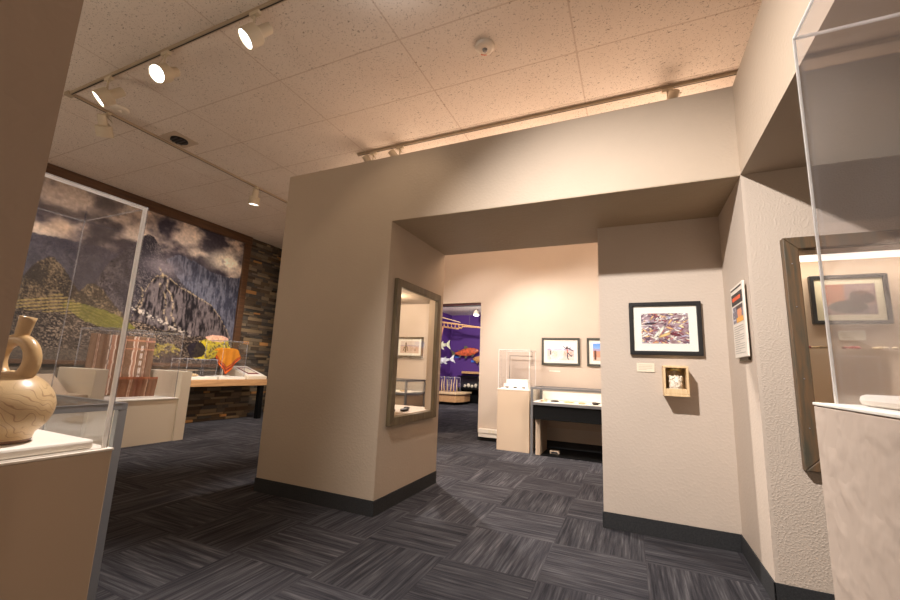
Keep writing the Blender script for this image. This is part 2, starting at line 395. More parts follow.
stone_wall('wall_stone', [(5.52, 6.5, 0, zc), (.9, 5.52, 0, .93)], -7.03)
struct(MB().box(-7.03, -7.022, .9, 6.5, 0, zc), 'wall_stone_backing', plain('mortar', (40, 34, 30), .9))
stone_wall('wall_stone_plinth', [(3.6, 5.60, 0, .56)], -6.60)
struct(MB().box(-7.0, -6.60, 3.6, 5.60, 0, .56), 'wall_plinth', plain('mortar_plinth', (44, 38, 33), .9))

def interp(pts, Y):
    p = sorted(pts); return np.interp(Y, [a for a, _ in p], [b for _, b in p], left=-9, right=-9)
def mural_art():
    Y0, Y1, Z0, Z1 = 1.0, 5.42, .93, 3.36; nx, ny = 400, 230
    Yg, Zg = np.meshgrid(np.linspace(Y0, Y1, nx), np.linspace(Z1, Z0, ny))
    n1 = fbm(Yg, Zg*1.5, 2.3, 6, 1); n2 = fbm(Yg, Zg, 3.5, 5, 20); n3 = fbm(Yg, Zg, 34, 4, 40)
    c = np.clip((n1-.40)/.20, 0, 1)[..., None]
    img = np.array((60, 54, 60))*(1-c)+np.array((186, 166, 150))*c                     # cloud deck
    img = mixc(img, np.clip((n2-.52)*5, 0, 1)*.55*np.clip(n1*3-1, 0, 1), (216, 196, 174))
    img = mixc(img, np.clip((.42-n2)*5, 0, 1)*.7, (58, 54, 62))
    d = np.exp(-(((Yg-5.12)/.42)**2+((Zg-2.86)/.2)**2)**1.3)
    img = mixc(img, d*np.clip((n2-.36)*5, 0, 1), (236, 220, 196))
    d = np.exp(-(((Yg-2.65)/.35)**2+((Zg-2.72)/.14)**2)); img = mixc(img, d*np.clip((n2-.4)*5, 0, 1)*.8, (206, 176, 148))
    d = np.exp(-(((Yg-3.75)/.5)**2+((Zg-3.1)/.2)**2)); img = mixc(img, d*np.clip((n2-.42)*5, 0, 1)*.6, (196, 176, 158))
    j = (n3-.5)*.10+(n2-.5)*.14
    def mtn(pts, col, hi, grain=.5, streak=0, jit=1.0, vert=(7, 40)):
        nonlocal img
        top = interp(pts, Yg)+j*jit; mk = np.clip((top-Zg)*60, 0, 1)
        g = fbm(Yg*vert[0]*.25+Zg*.6, Zg, vert[1]*.1, 5, 60+len(pts)); g2 = fbm(Yg*1.0, Zg*.22, 40, 4, 80) if streak else fbm(Yg, Zg, 75, 2, 90)
        t_ = np.clip(((g*.4+g2*.6)-.38)*6, 0, 1)[..., None]
        cc = np.array(col)*(1-t_*grain)+np.array(hi)*t_*grain; img = img*(1-mk[..., None])+cc*mk[..., None]; return top, mk
    mtn([(1, 2.2), (1.8, 2.45), (2.32, 2.53), (2.63, 2.56), (3.08, 2.6), (3.5, 2.48), (4, 2.4)], (66, 62, 70), (96, 90, 94), .7, 0, .5)
    mtn([(3.6, 2.3), (3.99, 2.62), (4.2, 2.78), (4.45, 2.72), (4.75, 2.62), (5.1, 2.60), (5.6, 2.62)], (58, 58, 68), (106, 104, 112), .8, 1, .6)
    mtn([(2.6, 1.4), (2.91, 1.83), (3.06, 2.0), (3.24, 2.42), (3.4, 2.6), (3.52, 2.73), (3.66, 2.96), (3.74, 2.97), (3.84, 2.86), (4.01, 2.62), (4.3, 2.3), (4.8, 2.0)], (50, 46, 50), (112, 102, 100), .8, 0, .6)
    # mist on the mountain's shoulder
    d = np.exp(-(((Yg-3.98)/.34)**2+((Zg-2.5)/.16)**2)); img = mixc(img, d*.75*np.clip(n2*2, 0, 1), (150, 138, 140))
    mtn([(1, 1.2), (1.9, 1.5), (2.25, 1.6), (2.34, 1.95), (2.44, 2.18), (2.55, 2.29), (2.62, 2.29), (2.72, 2.2), (2.85, 2.0), (3.02, 1.78), (3.3, 1.5)], (52, 44, 38), (150, 128, 98), .75, 0, .6)
    mtn([(2.8, 1.6), (2.92, 1.85), (3.02, 2.03), (3.1, 2.07), (3.2, 2.0), (3.33, 1.83), (3.56, 1.6)], (60, 52, 44), (170, 146, 112), .75, 0, .6)
    top, mk = mtn([(3.45, 1.2), (3.6, 1.5), (3.72, 1.92), (3.81, 2.2), (3.9, 2.34), (4.05, 2.38), (4.3, 2.24), (4.6, 2.13), (4.86, 2.05), (5.1, 1.82), (5.3, 1.55), (5.45, 1.3)], (34, 30, 32), (124, 112, 110), .75, 1, .35)
    ridge = np.exp(-((Zg-(top-.015))/.022)**2)*mk; img = mixc(img, ridge*.7*(n3 > .4), (182, 160, 124))
    for (a, b, aa, bb_) in [(3.95, 2.5, 4.22, 1.4), (3.72, 2.1, 3.78, 1.45), (4.1, 2.3, 4.35, 1.4)]:
        s_ = (b-Zg)/(b-bb_); pos = a+(aa-a)*s_+(fbm(Zg, Zg*0, 6, 3, 5)-.5)*.22
        img = mixc(img, np.exp(-((Yg-pos)/.016)**2)*((s_ > 0) & (s_ < 1))*.7*np.clip(n3*4-1.2, 0, 1), (196, 172, 134))
    # lower slopes : rubble, terraces
    low = 1.62-.22*np.clip((Yg-3.2)/1.6, 0, 1)+(n2-.5)*.16; mk = np.clip((low-Zg)*40, 0, 1)
    r_ = (np.clip((fbm(Yg, Zg*1.5, 60, 3, 140)-.42)*6, 0, 1)*np.clip(.35+n2, 0, 1))[..., None]; base = np.array((44, 38, 36))*(1-r_)+np.array((138, 120, 102))*r_
    img = img*(1-mk[..., None])+base*mk[..., None]
    sc = np.exp(-((Zg-(1.78-.33*np.clip((Yg-3.6)/1.0, 0, 1)*1.1))/.05)**2)*(Yg > 3.55)*(Yg < 4.6)
    img = mixc(img, sc*np.clip((n3-.45)*8, 0, 1), (176, 164, 150))
    gr = (((Yg-3.25)/.42)**2+((Zg-1.56+.25*(Yg-3.25))/.11)**2) < 1+(n2-.5)*2
    img = mixc(img, gr*.75, (118, 112, 52)); tr = np.sin((Zg*.9+Yg*.35+(n2-.5)*.1)*150) > .5
    img = mixc(img, gr*tr*.5, (84, 84, 34))
    tz = (Yg > 2.3)*(Yg < 3.0)*(Zg < 1.82-.4*abs(Yg-2.75))*(Zg > 1.55); img = mixc(img, tz*(np.sin((Zg-.25*Yg)*140+n2*4) > .3)*.75, (168, 146, 88))
    yl = (((Yg-5.0)/.40)**2+((Zg-1.22-.2*(Yg-5))/.17)**2) < 1+(n2-.5)*2.6; img = mixc(img, yl*.9*np.clip(n3*5-1.2, 0, 1), (196, 176, 50))
    yl = (((Yg-4.15)/.3)**2+((Zg-1.14)/.12)**2) < 1+(n2-.5)*3; img = mixc(img, yl*.7*np.clip(n3*5-2, 0, 1), (166, 150, 66))
    dk = (((Yg-4.72)/.16)**2+((Zg-1.18)/.14)**2) < 1+(n2-.5)*1.5; img = mixc(img, dk*.9, (44, 38, 44))
    dk = (((Yg-4.3)/.14)**2+((Zg-1.02)/.09)**2) < 1+(n2-.5)*1.5; img = mixc(img, dk*.8, (58, 50, 50))
    pk = (((Yg-5.12)/.22)**2+((Zg-1.41)/.05)**2) < 1+(n2-.5)*2; img = mixc(img, pk*.9, (222, 172, 150))
    mk = np.clip((1.12-Zg)*20, 0, 1)*(Yg < 3.4); img = mixc(img, mk*.7, (90, 80, 70))
    img = (img-70)*1.18+74
    img = img*(1+(n3-.5)[..., None]*.35)
    return img, (Y0, Y1, Z0, Z1)
img, (Y0, Y1, Z0, Z1) = mural_art()
mural = thing('wall_mural', (-7.0, 3.2, .93), 'huge photo mural of cloudy mountains and green terraces in a brown wood frame', 'mural')
sheet('printed_panel', lambda u, v: (-6.99, Y0+(Y1-Y0)*u, Z0+(Z1-Z0)*v), img, M['mural'], mural)
MB().box(-7.02, -6.94, Y0, Y1+.13, Z1-.02, zc-.002).build('frame_rail', M['trimwood'], mural, bev=.006)
MB().box(-7.02, -6.94, Y1-.01, Y1+.12, Z0, Z1-.021).build('frame_stile', M['trimwood'], mural, bev=.006)
MB().box(-7.02, -6.96, Y0, Y1-.011, Z0-.05, Z0+.01).build('frame_sill', M['trimwood'], mural, bev=.006)

# ================================================================== CEILING FITTINGS
def track(a, b, label, name='light_track'):
    a, b = Vector(a), Vector(b); t_ = thing(name, a, label, 'track', 'ceiling light tracks')
    d = (b-a).normalized(); s_ = Vector((-d.y, d.x, 0))
    def bar(w_, z0, z1, off=0, e=0):
        m_ = MB(); p = [a-s_*(w_-off)-d*e, b-s_*(w_-off)+d*e, b+s_*(w_+off)+d*e, a+s_*(w_+off)-d*e]
        return m_.prism([(q.x, q.y, z0) for q in p], (0, 0, z1-z0))
    bar(.013, zc-.028, zc-.001).build('rail', M['trackm'], t_, bev=.002)
    bar(.004, zc-.0295, zc-.0275, 0).build('slot', M['slot'], t_)
    return t_
TY = 1.675; TX = -4.83
track((TX+.02, TY, zc), (.5, TY, zc), 'long ceiling track nearest the camera carrying three lit spotlights')
track((TX, TY, zc), (TX, 5.9, zc), 'ceiling track running beside the mountain mural')
track((-2.88, 3.57, zc), (3.0, 3.57, zc), 'ceiling track half hidden behind the top of the beige header wall')
MB().box(TX-.055, TX+.015, TY-.03, TY+.03, zc-.034, zc-.001).build('track_corner_joint', M['trackm'], bev=.004, loc=(TX, TY, zc-.034))
tag(bpy.data.objects['track_corner_joint'], 'cream corner joint where two ceiling tracks meet at upper left', 'joint')

def head(x, y, aim, label, lit=True, watts=0, deg=50, col=WARM, drop=.19, blend=.6):
    """track spotlight: adapter, arm, socket, housing, lens"""
    c = Vector((x, y, zc-.03-drop)); t_ = thing('track_spotlight', (x, y, zc-.03), label, 'spotlight', 'track spotlights')
    d = (Vector(aim)-c).normalized()
    MB().box(x-.045, x+.045, y-.016, y+.016, zc-.058, zc-.0285).build('adapter', M['lamp'], t_, bev=.003)
    side = d.cross(Vector((0, 0, 1))).normalized() if abs(d.z) < .98 else Vector((1, 0, 0))
    arm = MB(); arm.tube([(x, y, zc-.05), (x, y, c.z+.075)], .008)
    arm.tube([c+side*.047-d*.05, c+side*.047+Vector((0, 0, .055)), c+side*.02+Vector((0, 0, .085)), c-side*.02+Vector((0, 0, .085)), c-side*.047+Vector((0, 0, .055)), c-side*.047-d*.05], .005, 8)
    arm.build('yoke', M['lamp'], t_, smooth=True)
    MB().tube([c+side*.04-d*.13, c+side*.07-d*.11+Vector((0, 0, .03)), c+side*.06+Vector((0, 0, .09)), (x, y, zc-.055)], .0035, 6).build('cable', M['lamp'], t_, smooth=True)
    MB().lathe([(.0, -.155), (.030, -.155), (.038, -.150), (.040, -.07), (.042, -.045)], c, d).build('socket', M['lamp'], t_, bev=.002, smooth=False)
    MB().lathe([(.040, -.050), (.066, -.045), (.071, -.038), (.072, .060), (.070, .062), (.064, .060), (.063, .045), (.0, .045)], c, d).build('lamp_housing', M['lamp'], t_)
    hs_ = [q for q in t_.children if q.name.startswith('lamp_housing')][0]
    h_ = MB().lathe([(.0, .046), (.062, .046), (.061, .050), (.045, .055), (.0, .058)], c, d).build('lens', M['lens'] if lit else M['lensdim'], hs_)
    h_['label'] = 'glowing white lens'
    if watts: spot(c+d*.075, c+d*2, watts, deg, blend, col)
    return t_
def aimd(x, y, dx, dy, dz): return (x+dx, y+dy, 3.28+dz)
head(-2.36, TY, aimd(-2.36, TY, -.98, -1.23, -1.75), 'largest lit track spotlight, at the right end of the near track', watts=110, deg=70, col=WHITE)
head(-3.37, TY, aimd(-3.37, TY, .25, -1.3, -1.2), 'middle lit spotlight of the near track, facing the camera with a bright halo', watts=90, deg=70, col=WHITE)
head(-4.18, TY, aimd(-4.18, TY, -.75, -1.2, -1.35), 'lit track spotlight closest to the corner where two tracks meet', watts=80, deg=70, col=WHITE)
head(-4.83, 1.98, (-5.98, 3.6, 0), 'unlit-looking spotlight pointing straight down from the mural track, nearest the corner', lit=False, watts=160, deg=80, col=WHITE)
head(-4.83, 3.80, (-5.35, 4.1, 0.4), 'small lit spotlight far along the track beside the mural', watts=170, deg=80, col=WHITE)
head(-2.66, 3.57, (-1.8, 5.95, 1.0), 'leftmost spotlight peeking over the top of the header wall', lit=False, watts=170, deg=62, col=WHITE)
head(-2.30, 3.57, (-.9, 5.8, .95), 'second spotlight from the left peeking over the header wall', lit=False, watts=350, deg=56, col=WHITE)
head(.36, 3.57, (-.6, 5.9, 1.2), 'spotlight above the header wall near its right end', lit=False, watts=210, deg=56, col=WHITE)
# unseen lamps: some placed from shadows, others added to brighten
spot((-.97, .54, 3.34), (.65, 2.95, -.25), 860, 84, 1, (1, .95, .92))
spot((-1.7, 1.675, 3.27), (.30, .45, .3), 50, 30, 1, WHITE)  # added spot brightening the near right pedestal
for gp, gw in (((-2.2, -1.2, 1.7), 22), ((1.3, -1.2, 1.5), 22), ((-5.4, .2, 1.8), 34)): glow(gp, gw, (1, .80, .62), .3)  # added fill points for the general room light, no fixtures
spot((-1.28, 1.70, 3.27), (-1.9, 2.9, .6), 20, 70, .6, WARM)
spot((-2.6, 4.45, 3.3), (-1.1, 3.6, 0), 620, 80, .5, WHITE)
spot((-3.6, 4.6, 3.3), (-3.4, 5.9, .9), 260, 60, .8)  # added spot brightening what shows through the pillar window
spot((-4.8, 5.1, 3.3), (-6.6, 4.6, .8), 170, 75, .6, WHITE)
spot((-4.4, 3.1, 3.2), (-7, 4.5, 1.75), 230, 66, 1, WHITE)  # this spot and the next are added to brighten the mural
spot((-4.4, 1.4, 3.2), (-7, 2.7, 1.7), 230, 66, 1, WHITE)
spot((-1.25, 1.68, 3.27), (-1.5, .5, .85), 480, 62, .7, WHITE)
glow((-1.28, 1.70, 3.33), 2.5, COOL, .04)
for gx, gw in ((-2.2, 9), (-.9, 10), (.4, 14)): glow((gx, 4.1, 2.75), gw*3.0, (1, .70, .50), .4)  # added fill behind the header for the peach ceiling glow

def detector(x, y, label, red=False):
    t_ = thing('smoke_detector', (x, y, zc), label, 'smoke detector', 'ceiling smoke detectors')
    MB().lathe([(.0, 0), (.075, 0), (.078, -.008), (.070, -.022), (.050, -.030), (.0, -.030)], (x, y, zc-.001)).build('housing', M['plastic'], t_, bev=.002)
    MB().lathe([(.0, 0), (.020, 0), (.018, -.010), (.014, -.016), (.0, -.018)], (x, y, zc-.031)).build('sensor', M['steel'] if red else M['plastic'], t_)
    if red:
        m_ = MB()
        for k in range(4):
            a = math.radians(100+k*12); cx, cy = x+.056*math.cos(a), y+.056*math.sin(a); m_.box(cx-.004, cx+.004, cy-.005, cy+.005, zc-.032, zc-.0285)
        m_.build('red_marking', M['redink'], t_)
detector(-.955, 2.585, 'round white smoke detector with red marks on the bright part of the ceiling', True)
detector(-4.65, 2.0, 'small white smoke detector by the corner of the two tracks')
v = thing('ceiling_vent', (-4.66, 2.60, zc), 'round dark slotted vent in a square plate on the left ceiling', 'vent')
MB().box(-4.80, -4.52, 2.46, 2.74, zc-.006, zc-.001).build('plate', plain('vent_plate', (196, 176, 154), .6), v, bev=.002)
MB().lathe([(.0, 0), (.085, 0), (.088, -.012), (.0, -.012)], (-4.66, 2.60, zc-.006)).build('opening', M['slot'], v)
for k in range(4):
    yy = 2.60-.06+.04*k; wv = math.sqrt(.085**2-(yy-2.60)**2)
    MB().box(-4.66-wv, -4.66+wv, yy-.006, yy+.006, zc-.026, zc-.018).build('slat', M['darksteel'], v)

# ================================================================== FRAMED PICTURES
def picture(axis, x0, x1, z0, z1, pos, fr, mt, fw, mw, art, label, depth=.03, fmat='blackframe', mmat='mat', group='framed photographs'):
    """axis 'y': hangs on a plane Y=pos facing -Y; returns the thing"""
    t_ = thing('framed_photograph', ((x0+x1)/2, pos, z0), label, 'picture', group)
    o = [(x0, pos-depth, z0), (x1, pos-depth, z0), (x1, pos-depth, z1), (x0, pos-depth, z1)]
    i = [(x0+fw, pos-depth, z0+fw), (x1-fw, pos-depth, z0+fw), (x1-fw, pos-depth, z1-fw), (x0+fw, pos-depth, z1-fw)]
    MB().frame(o, i, (0, depth-.001, 0)).build('frame', M[fmat], t_, bev=.004)
    mb_ = MB().box(x0+fw, x1-fw, pos-depth*.55, pos-depth*.3, z0+fw, z1-fw).build('mat_board', M[mmat], t_)
    a0, a1, b0, b1 = x0+fw+mw[0], x1-fw-mw[0], z0+fw+mw[1], z1-fw-mw[1]
    sheet('print', lambda u, v_: (a0+(a1-a0)*u, pos-depth*.55-.0015, b0+(b1-b0)*v_), art, M['print'], mb_)
    MB().box(x0+fw, x1-fw, pos-depth*.86, pos-depth*.80, z0+fw, z1-fw).build('glazing', M['glass'], t_)
    return t_
def grid(nx, ny):
    U, V = np.meshgrid(np.linspace(0, 1, nx), np.linspace(1, 0, ny)); return U, V
def corn_art():
    nx, ny = 110, 76; U, V = grid(nx, ny); r = np.random.RandomState(5)
    img = np.ones((ny, nx, 3))*np.array((130, 96, 98)); img = mixc(img, fbm(U, V, 12, 3, 3), (196, 176, 190))
    pal = [(196, 110, 96), (240, 214, 164), (250, 244, 236), (140, 70, 84), (226, 176, 120), (186, 180, 206), (240, 226, 216), (100, 76, 100), (220, 204, 206), (150, 84, 96), (84, 66, 84), (214, 190, 196), (244, 236, 226)]
    for k in range(260):
        cx, cy = r.rand()*1.1-.05, r.rand()*1.1-.05; a = r.uniform(-.7, 1.0); L, W = r.uniform(.03, .15), r.uniform(.010, .030); c = pal[r.randint(len(pal))]
        dx, dy = (U-cx)*1.45, V-cy; p = dx*math.cos(a)+dy*math.sin(a); q = -dx*math.sin(a)+dy*math.cos(a)
        e = (p/L)**2+(q/W)**2; mk = e < 1; sh = np.clip(1.15-.5*e, .5, 1.15)[..., None]
        kern = .88+.24*((np.sin(p*300) > 0) ^ (np.sin(q*300) > 0)); col = np.array(c)*sh*kern[..., None]
        img = np.where(mk[..., None], col, img)
    for cx, cy, a, L, W, c in [(.42, .42, 1.0, .2, .05, (250, 244, 226)), (.5, .28, .35, .22, .045, (240, 200, 130)), (.33, .3, .9, .18, .04, (248, 240, 224)), (.72, .3, -.2, .16, .05, (110, 40, 56)), (.2, .66, .1, .18, .04, (60, 40, 56))]:
        dx, dy = (U-cx)*1.45, V-cy; p = dx*math.cos(a)+dy*math.sin(a); q = -dx*math.sin(a)+dy*math.cos(a); e = (p/L)**2+(q/W)**2
        img = np.where((e < 1)[..., None], np.array(c)*(1.05-.35*e)[..., None], img)
    return img
def playa_art(kind=0):
    nx, ny = 100, 64; U, V = grid(nx, ny); n = fbm(U, V, 9, 4, 11+kind)
    img = np.ones((ny, nx, 3))*np.array((232, 232, 240))
    if kind: img = mixc(img, V*1.0, (96, 150, 226))
    ridge = .60+.13*fbm(U, U*0, 5, 3, 8+kind)*2-.06; img = mixc(img, (V < ridge)*.85, (168, 156, 190))
    img = mixc(img, (V < ridge)*(V < .62)*np.clip((n-.45)*5, 0, 1)*.4, (206, 190, 206))
    img = mixc(img, (V < .56)*.9, (222, 198, 190) if not kind else (206, 150, 120))
    img = mixc(img, (V < .56)*np.clip((n-.45)*4, 0, 1)*.5, (196, 150, 120)); img = mixc(img, (V < .2)*.5, (238, 224, 214))
    return img, U, V
def stroke(img, U, V, pts, wd, c, asp=1.5):
    for (a, b) in zip(pts, pts[1:]):
        ax, ay = a[0]*asp, a[1]; bx, by = b[0]*asp, b[1]; dx, dy = bx-ax, by-ay; L = dx*dx+dy*dy+1e-9
        t_ = np.clip(((U*asp-ax)*dx+(V-ay)*dy)/L, 0, 1); dd = np.hypot(U*asp-ax-t_*dx, V-ay-t_*dy); img = mixc(img, (dd < wd)*1.0, c)
    return img
def art_runner():
    img, U, V = playa_art(0)
    img = stroke(img, U, V, [(.77, .40), (.75, .66)], .035, (206, 120, 104)); img = stroke(img, U, V, [(.74, .72), (.745, .76)], .05, (60, 40, 40))
    img = stroke(img, U, V, [(.60, .80), (.72, .66), (.88, .72)], .022, (70, 50, 54)); img = stroke(img, U, V, [(.78, .70), (.95, .56)], .03, (70, 50, 60))
    img = stroke(img, U, V, [(.77, .42), (.76, .12), (.80, .06)], .03, (56, 54, 70)); img = stroke(img, U, V, [(.78, .42), (.90, .22), (.93, .30)], .026, (56, 54, 70))
    return stroke(img, U, V, [(.13, .34), (.13, .52)], .035, (60, 50, 60))
def art_walker():
    img, U, V = playa_art(1)
    img = stroke(img, U, V, [(.08, .1), (.08, .55)], .05, (96, 60, 50)); return stroke(img, U, V, [(.3, .2), (.3, .38)], .03, (50, 40, 44))
def art_cactus():
    img, U, V = playa_art(0)
    img = mixc(img, np.ones_like(U)*.35, (190, 150, 110))
    img = stroke(img, U, V, [(.28, .12), (.30, .82)], .06, (112, 92, 66)); img = stroke(img, U, V, [(.16, .2), (.22, .48), (.28, .4)], .03, (120, 96, 66))
    img = stroke(img, U, V, [(.40, .2), (.38, .5), (.31, .55)], .03, (120, 96, 66)); return stroke(img, U, V, [(.8, .2), (.8, .34)], .03, (96, 80, 60))
def art_people():
    nx, ny = 90, 60; U, V = grid(nx, ny); img = np.ones((ny, nx, 3))*np.array((176, 104, 72)); n = fbm(U, V, 8, 4, 31)
    img = mixc(img, (U > .42)*1.0, (150, 120, 120)); img = mixc(img, (V < .3)*.8, (120, 100, 110)); img = mixc(img, (n-.4)*3*.4, (210, 180, 160))
    img = mixc(img, ((((U-.47)/.36)**2+((V-.26)/.20)**2) < 1)*.95, (34, 28, 30)); img = mixc(img, ((((U-.62)/.12)**2+((V-.5)/.28)**2) < 1)*.95, (60, 42, 40))
    img = mixc(img, ((((U-.84)/.13)**2+((V-.52)/.15)**2) < 1)*.95, (46, 30, 30)); return mixc(img, ((((U-.72)/.16)**2+((V-.72)/.06)**2) < 1)*.9, (92, 54, 40))
picture('y', -.004, .444, 1.180, 1.551, yc, 0, 0, .028, (.050, .052), corn_art(), 'black-framed photograph of a heap of colourful corn cobs on the recess wall')
picture('y', -1.181, -.651, 1.140, 1.528, YB, 0, 0, .030, (.05, .045), art_runner(), 'grey-framed photograph of a runner on a pale plain, on the far wall', fmat='greyframe')
picture('y', -.557, -.03, 1.140, 1.528, YB, 0, 0, .030, (.05, .045), art_walker(), 'grey-framed landscape photograph cut off by the corner of the recess wall', fmat='greyframe')
picture('y', -3.63, -3.13, 1.19, 1.53, YB, 0, 0, .03, (.045, .04), art_cactus(), 'tan-framed desert photograph seen through the window in the pillar', fmat='olivewood')
picture('y', 1.005, 1.36, 1.378, 1.672, 3.1, 0, 0, .022, (.035, .034), art_people(), 'black-framed dark photograph with cream mat inside the right display window', mmat='creammat')

def card(x0, x1, z0, z1, pos, label, rows=4, depth=.006, mat='card'):
    t_ = thing('caption_card', ((x0+x1)/2, pos, z0), label, 'label card', 'caption cards')
    MB().box(x0, x1, pos-depth, pos-.0005, z0, z1).build('card', M[mat], t_, bev=.001)
    m_ = MB(); hh = (z1-z0)/(rows+1.5)
    for k in range(rows):
        e = (x1-x0)*(.12 if k < rows-1 else .45); z = z1-hh*(k+1.1); m_.box(x0+(x1-x0)*.1, x1-e, pos-depth-.0006, pos-depth+.0002, z-hh*.12, z+hh*.12)
    m_.build('lettering', plain('faint_lettering', (190, 176, 152), .8), t_)
card(.035, .148, 1.062, 1.122, yc, 'small cream caption card below the corn photograph')
card(-1.075, -.925, 1.045, 1.062, YB, 'thin white caption strip on the far wall below the runner photograph', 1, mat='white')
card(1.12, 1.24, 1.285, 1.342, 3.1, 'cream caption card under the photograph in the right display window')

# jar shelf
jx0, jx1, jz0, jz1, jy = .192, .338, .910, 1.108, 3.055
bx = thing('wall_shelf_box', ((jx0+jx1)/2, yc, jz0), 'small pale wooden shadow box on the recess wall holding a jar', 'shelf box')
MB().box(jx0, jx1, jy, yc-.001, jz1-.014, jz1).build('top_board', M['palewood'], bx, bev=.002)
MB().box(jx0, jx1, jy, yc-.001, jz0, jz0+.014).build('bottom_board', M['palewood'], bx, bev=.002)
for a, b in ((jx0, jx0+.013), (jx1-.013, jx1)): MB().box(a, b, jy, yc-.001, jz0+.0145, jz1-.0145).build('side_board', M['palewood'], bx, bev=.002)
MB().box(jx0+.0135, jx1-.0135, yc-.010, yc-.001, jz0+.0145, jz1-.0145).build('back_board', M['palewood'], bx)
MB().box(jx0+.0135, jx1-.0135, jy, jy+.010, jz0+.0145, jz0+.05).build('front_lip', M['palewood'], bx, bev=.002)
jc = ((jx0+jx1)/2, 3.115, jz0+.015)
JQ = .92
jar = thing('glass_jar', jc, 'glass jar of pale corn kernels with a metal lid in the wooden shadow box', 'jar')
MB().lathe([(.0, 0), (.044, 0), (.047, .006), (.047, .115), (.040, .135), (.036, .14), (.036, .150), (.034, .150), (.034, .139), (.038, .133), (.045, .113), (.045, .008), (.0, .003)], jc).build('glass', M['glass'], jar, smooth=True)
m_ = MB().lathe([(.0, .006), (.037, .006), (.037, .112), (.0, .116)], jc); rr = random.Random(8)
for k in range(260):
    a = rr.uniform(0, 6.28); q = .038*rr.random()**.35; z = rr.uniform(.008, .118)
    m_.blob((jc[0]+q*math.cos(a), jc[1]+q*math.sin(a), jc[2]+z), (.0065, .0065, .005), 6, .1)
ker = m_.build('kernels', plain('corn_kernels', (244, 226, 208), .6, nscale=130, namt=.18), jar, smooth=True); ker['kind'] = 'stuff'
MB().lathe([(.0, .150), (.039, .150), (.040, .152), (.040, .166), (.037, .169), (.0, .169)], jc).build('lid', plain('brass_lid', (190, 170, 110), .3, .8), jar)

# sign board on the angled wall (faces -X)
sy0, sy1, sz0, sz1 = 2.590, 2.875, 1.157, 1.567
sg = thing('wall_sign', (xs, 2.84, sz0), 'white text panel with dark orange-lettered header and small portrait on the angled wall', 'sign')
MB().box(xs-.0125, xs-.001, sy0+.05, sy1-.05, sz0-.018, sz0+.1).build('bracket', M['olivewood'], sg)
MB().box(xs-.023, xs-.013, sy0, sy1, sz0, sz1).build('panel', M['white'], sg, bev=.002)
fx = xs-.0245
MB().box(fx, fx+.002, sy0+.03, sy1-.012, sz1-.022, sz1-.014).build('top_line', M['darkink'], sg)
MB().box(fx, fx+.002, sy0+.02, sy1-.02, sz1-.11, sz1-.045).build('header_band', M['darkink'], sg); hb_ = [q for q in sg.children if q.name.startswith('header_band')][0]
m_ = MB()
for k in range(9):
    yy = sy1-.045-k*.021; m_.box(fx-.0012, fx+.0005, yy-.016, yy, sz1-.087, sz1-.066)
m_.build('header_lettering', M['redink'], hb_)
U, V = grid(40, 30); a_ = np.ones((30, 40, 3))*np.array((120, 112, 124)); a_ = mixc(a_, ((((U-.68)/.22)**2+((V-.55)/.42)**2) < 1)*1., (228, 150, 110)); a_ = mixc(a_, (V > .78)*(U > .4)*.9, (60, 40, 40)); a_ = mixc(a_, (V < .28)*(U > .35)*1., (236, 170, 70)); a_ = mixc(a_, (U < .3)*(fbm(U, V, 9, 3) > .5)*.8, (226, 226, 236))
sheet('portrait', lambda u, v_: (fx, sy1-.03-(sy1-sy0-.055)*u, sz1-.215+.095*v_), a_, M['print'], sg)
m_ = MB()
for k in range(13):
    z = sz1-.235-k*.0125; e = .02 if k % 4 != 3 else .12; m_.box(fx, fx+.002, sy0+.02+e, sy1-.03, z-.0016, z+.0008)
m_.build('lettering', plain('pale_grey_ink', (176, 170, 162), .8), sg)

# ================================================================== WINDOW FRAMES IN WALLS
wf = thing('window_frame', (xp, 3.03, .59), 'olive-grey wooden frame around the glazed opening in the pillar', 'window frame')
Yo0, Yo1, Zo0, Zo1, fw = 2.635, 3.425, .592, 1.712, .062
def wframe(parent, P, depth, mat):
    o = [P(0, 0), P(1, 0), P(1, 1), P(0, 1)]
    return o
X_ = xp+.001
o_ = [(X_, Yo0, Zo0), (X_, Yo1, Zo0), (X_, Yo1, Zo1), (X_, Yo0, Zo1)]; i_ = [(X_, Yo0+fw, Zo0+fw), (X_, Yo1-fw, Zo0+fw), (X_, Yo1-fw, Zo1-fw), (X_, Yo0+fw, Zo1-fw)]
def rails(t_, o, i, d, mat):
    nm = ['bottom_rail', 'far_stile', 'top_rail', 'near_stile']
    for k in range(4):
        j = (k+1) % 4; MB().prism([o[k], o[j], i[j], i[k]], d).build(nm[k], mat, t_, bev=.004)
rails(wf, o_, i_, (.034, 0, 0), M['olivewood'])
MB().box(xp-.03, xp-.024, ny0+.001, ny1-.001, nz0+.001, nz1-.001).build('pane', M['glass'], wf)
rf = thing('window_frame', (1.5, y0, .62), 'rust-brown weathered wooden frame of the display window in the right wall', 'window frame')
X0, X1, Z0_, Z1_ = .728, 2.36, .625, 1.758; fw = .062; Yf = y0-.001
o_ = [(X0, Yf, Z0_), (X1, Yf, Z0_), (X1, Yf, Z1_), (X0, Yf, Z1_)]; i_ = [(X0+fw, Yf, Z0_+fw), (X1-fw, Yf, Z0_+fw), (X1-fw, Yf, Z1_-fw), (X0+fw, Yf, Z1_-fw)]
rails(rf, o_, i_, (0, -.045, 0), M['rustwood'])
m_ = MB()
for z in (.82, 1.05, 1.4, 1.62): m_.lathe([(.0, 0), (.0035, 0), (.003, .002), (.0, .003)], (X0+.03, Yf-.045, z), (0, -1, 0), 10)
m_.build('nail_heads', M['steel'], rf)
MB().box(wx0+.001, wx1-.001, 2.58, 2.586, wz0+.001, wz1-.001).build('pane', M['glass'], rf)
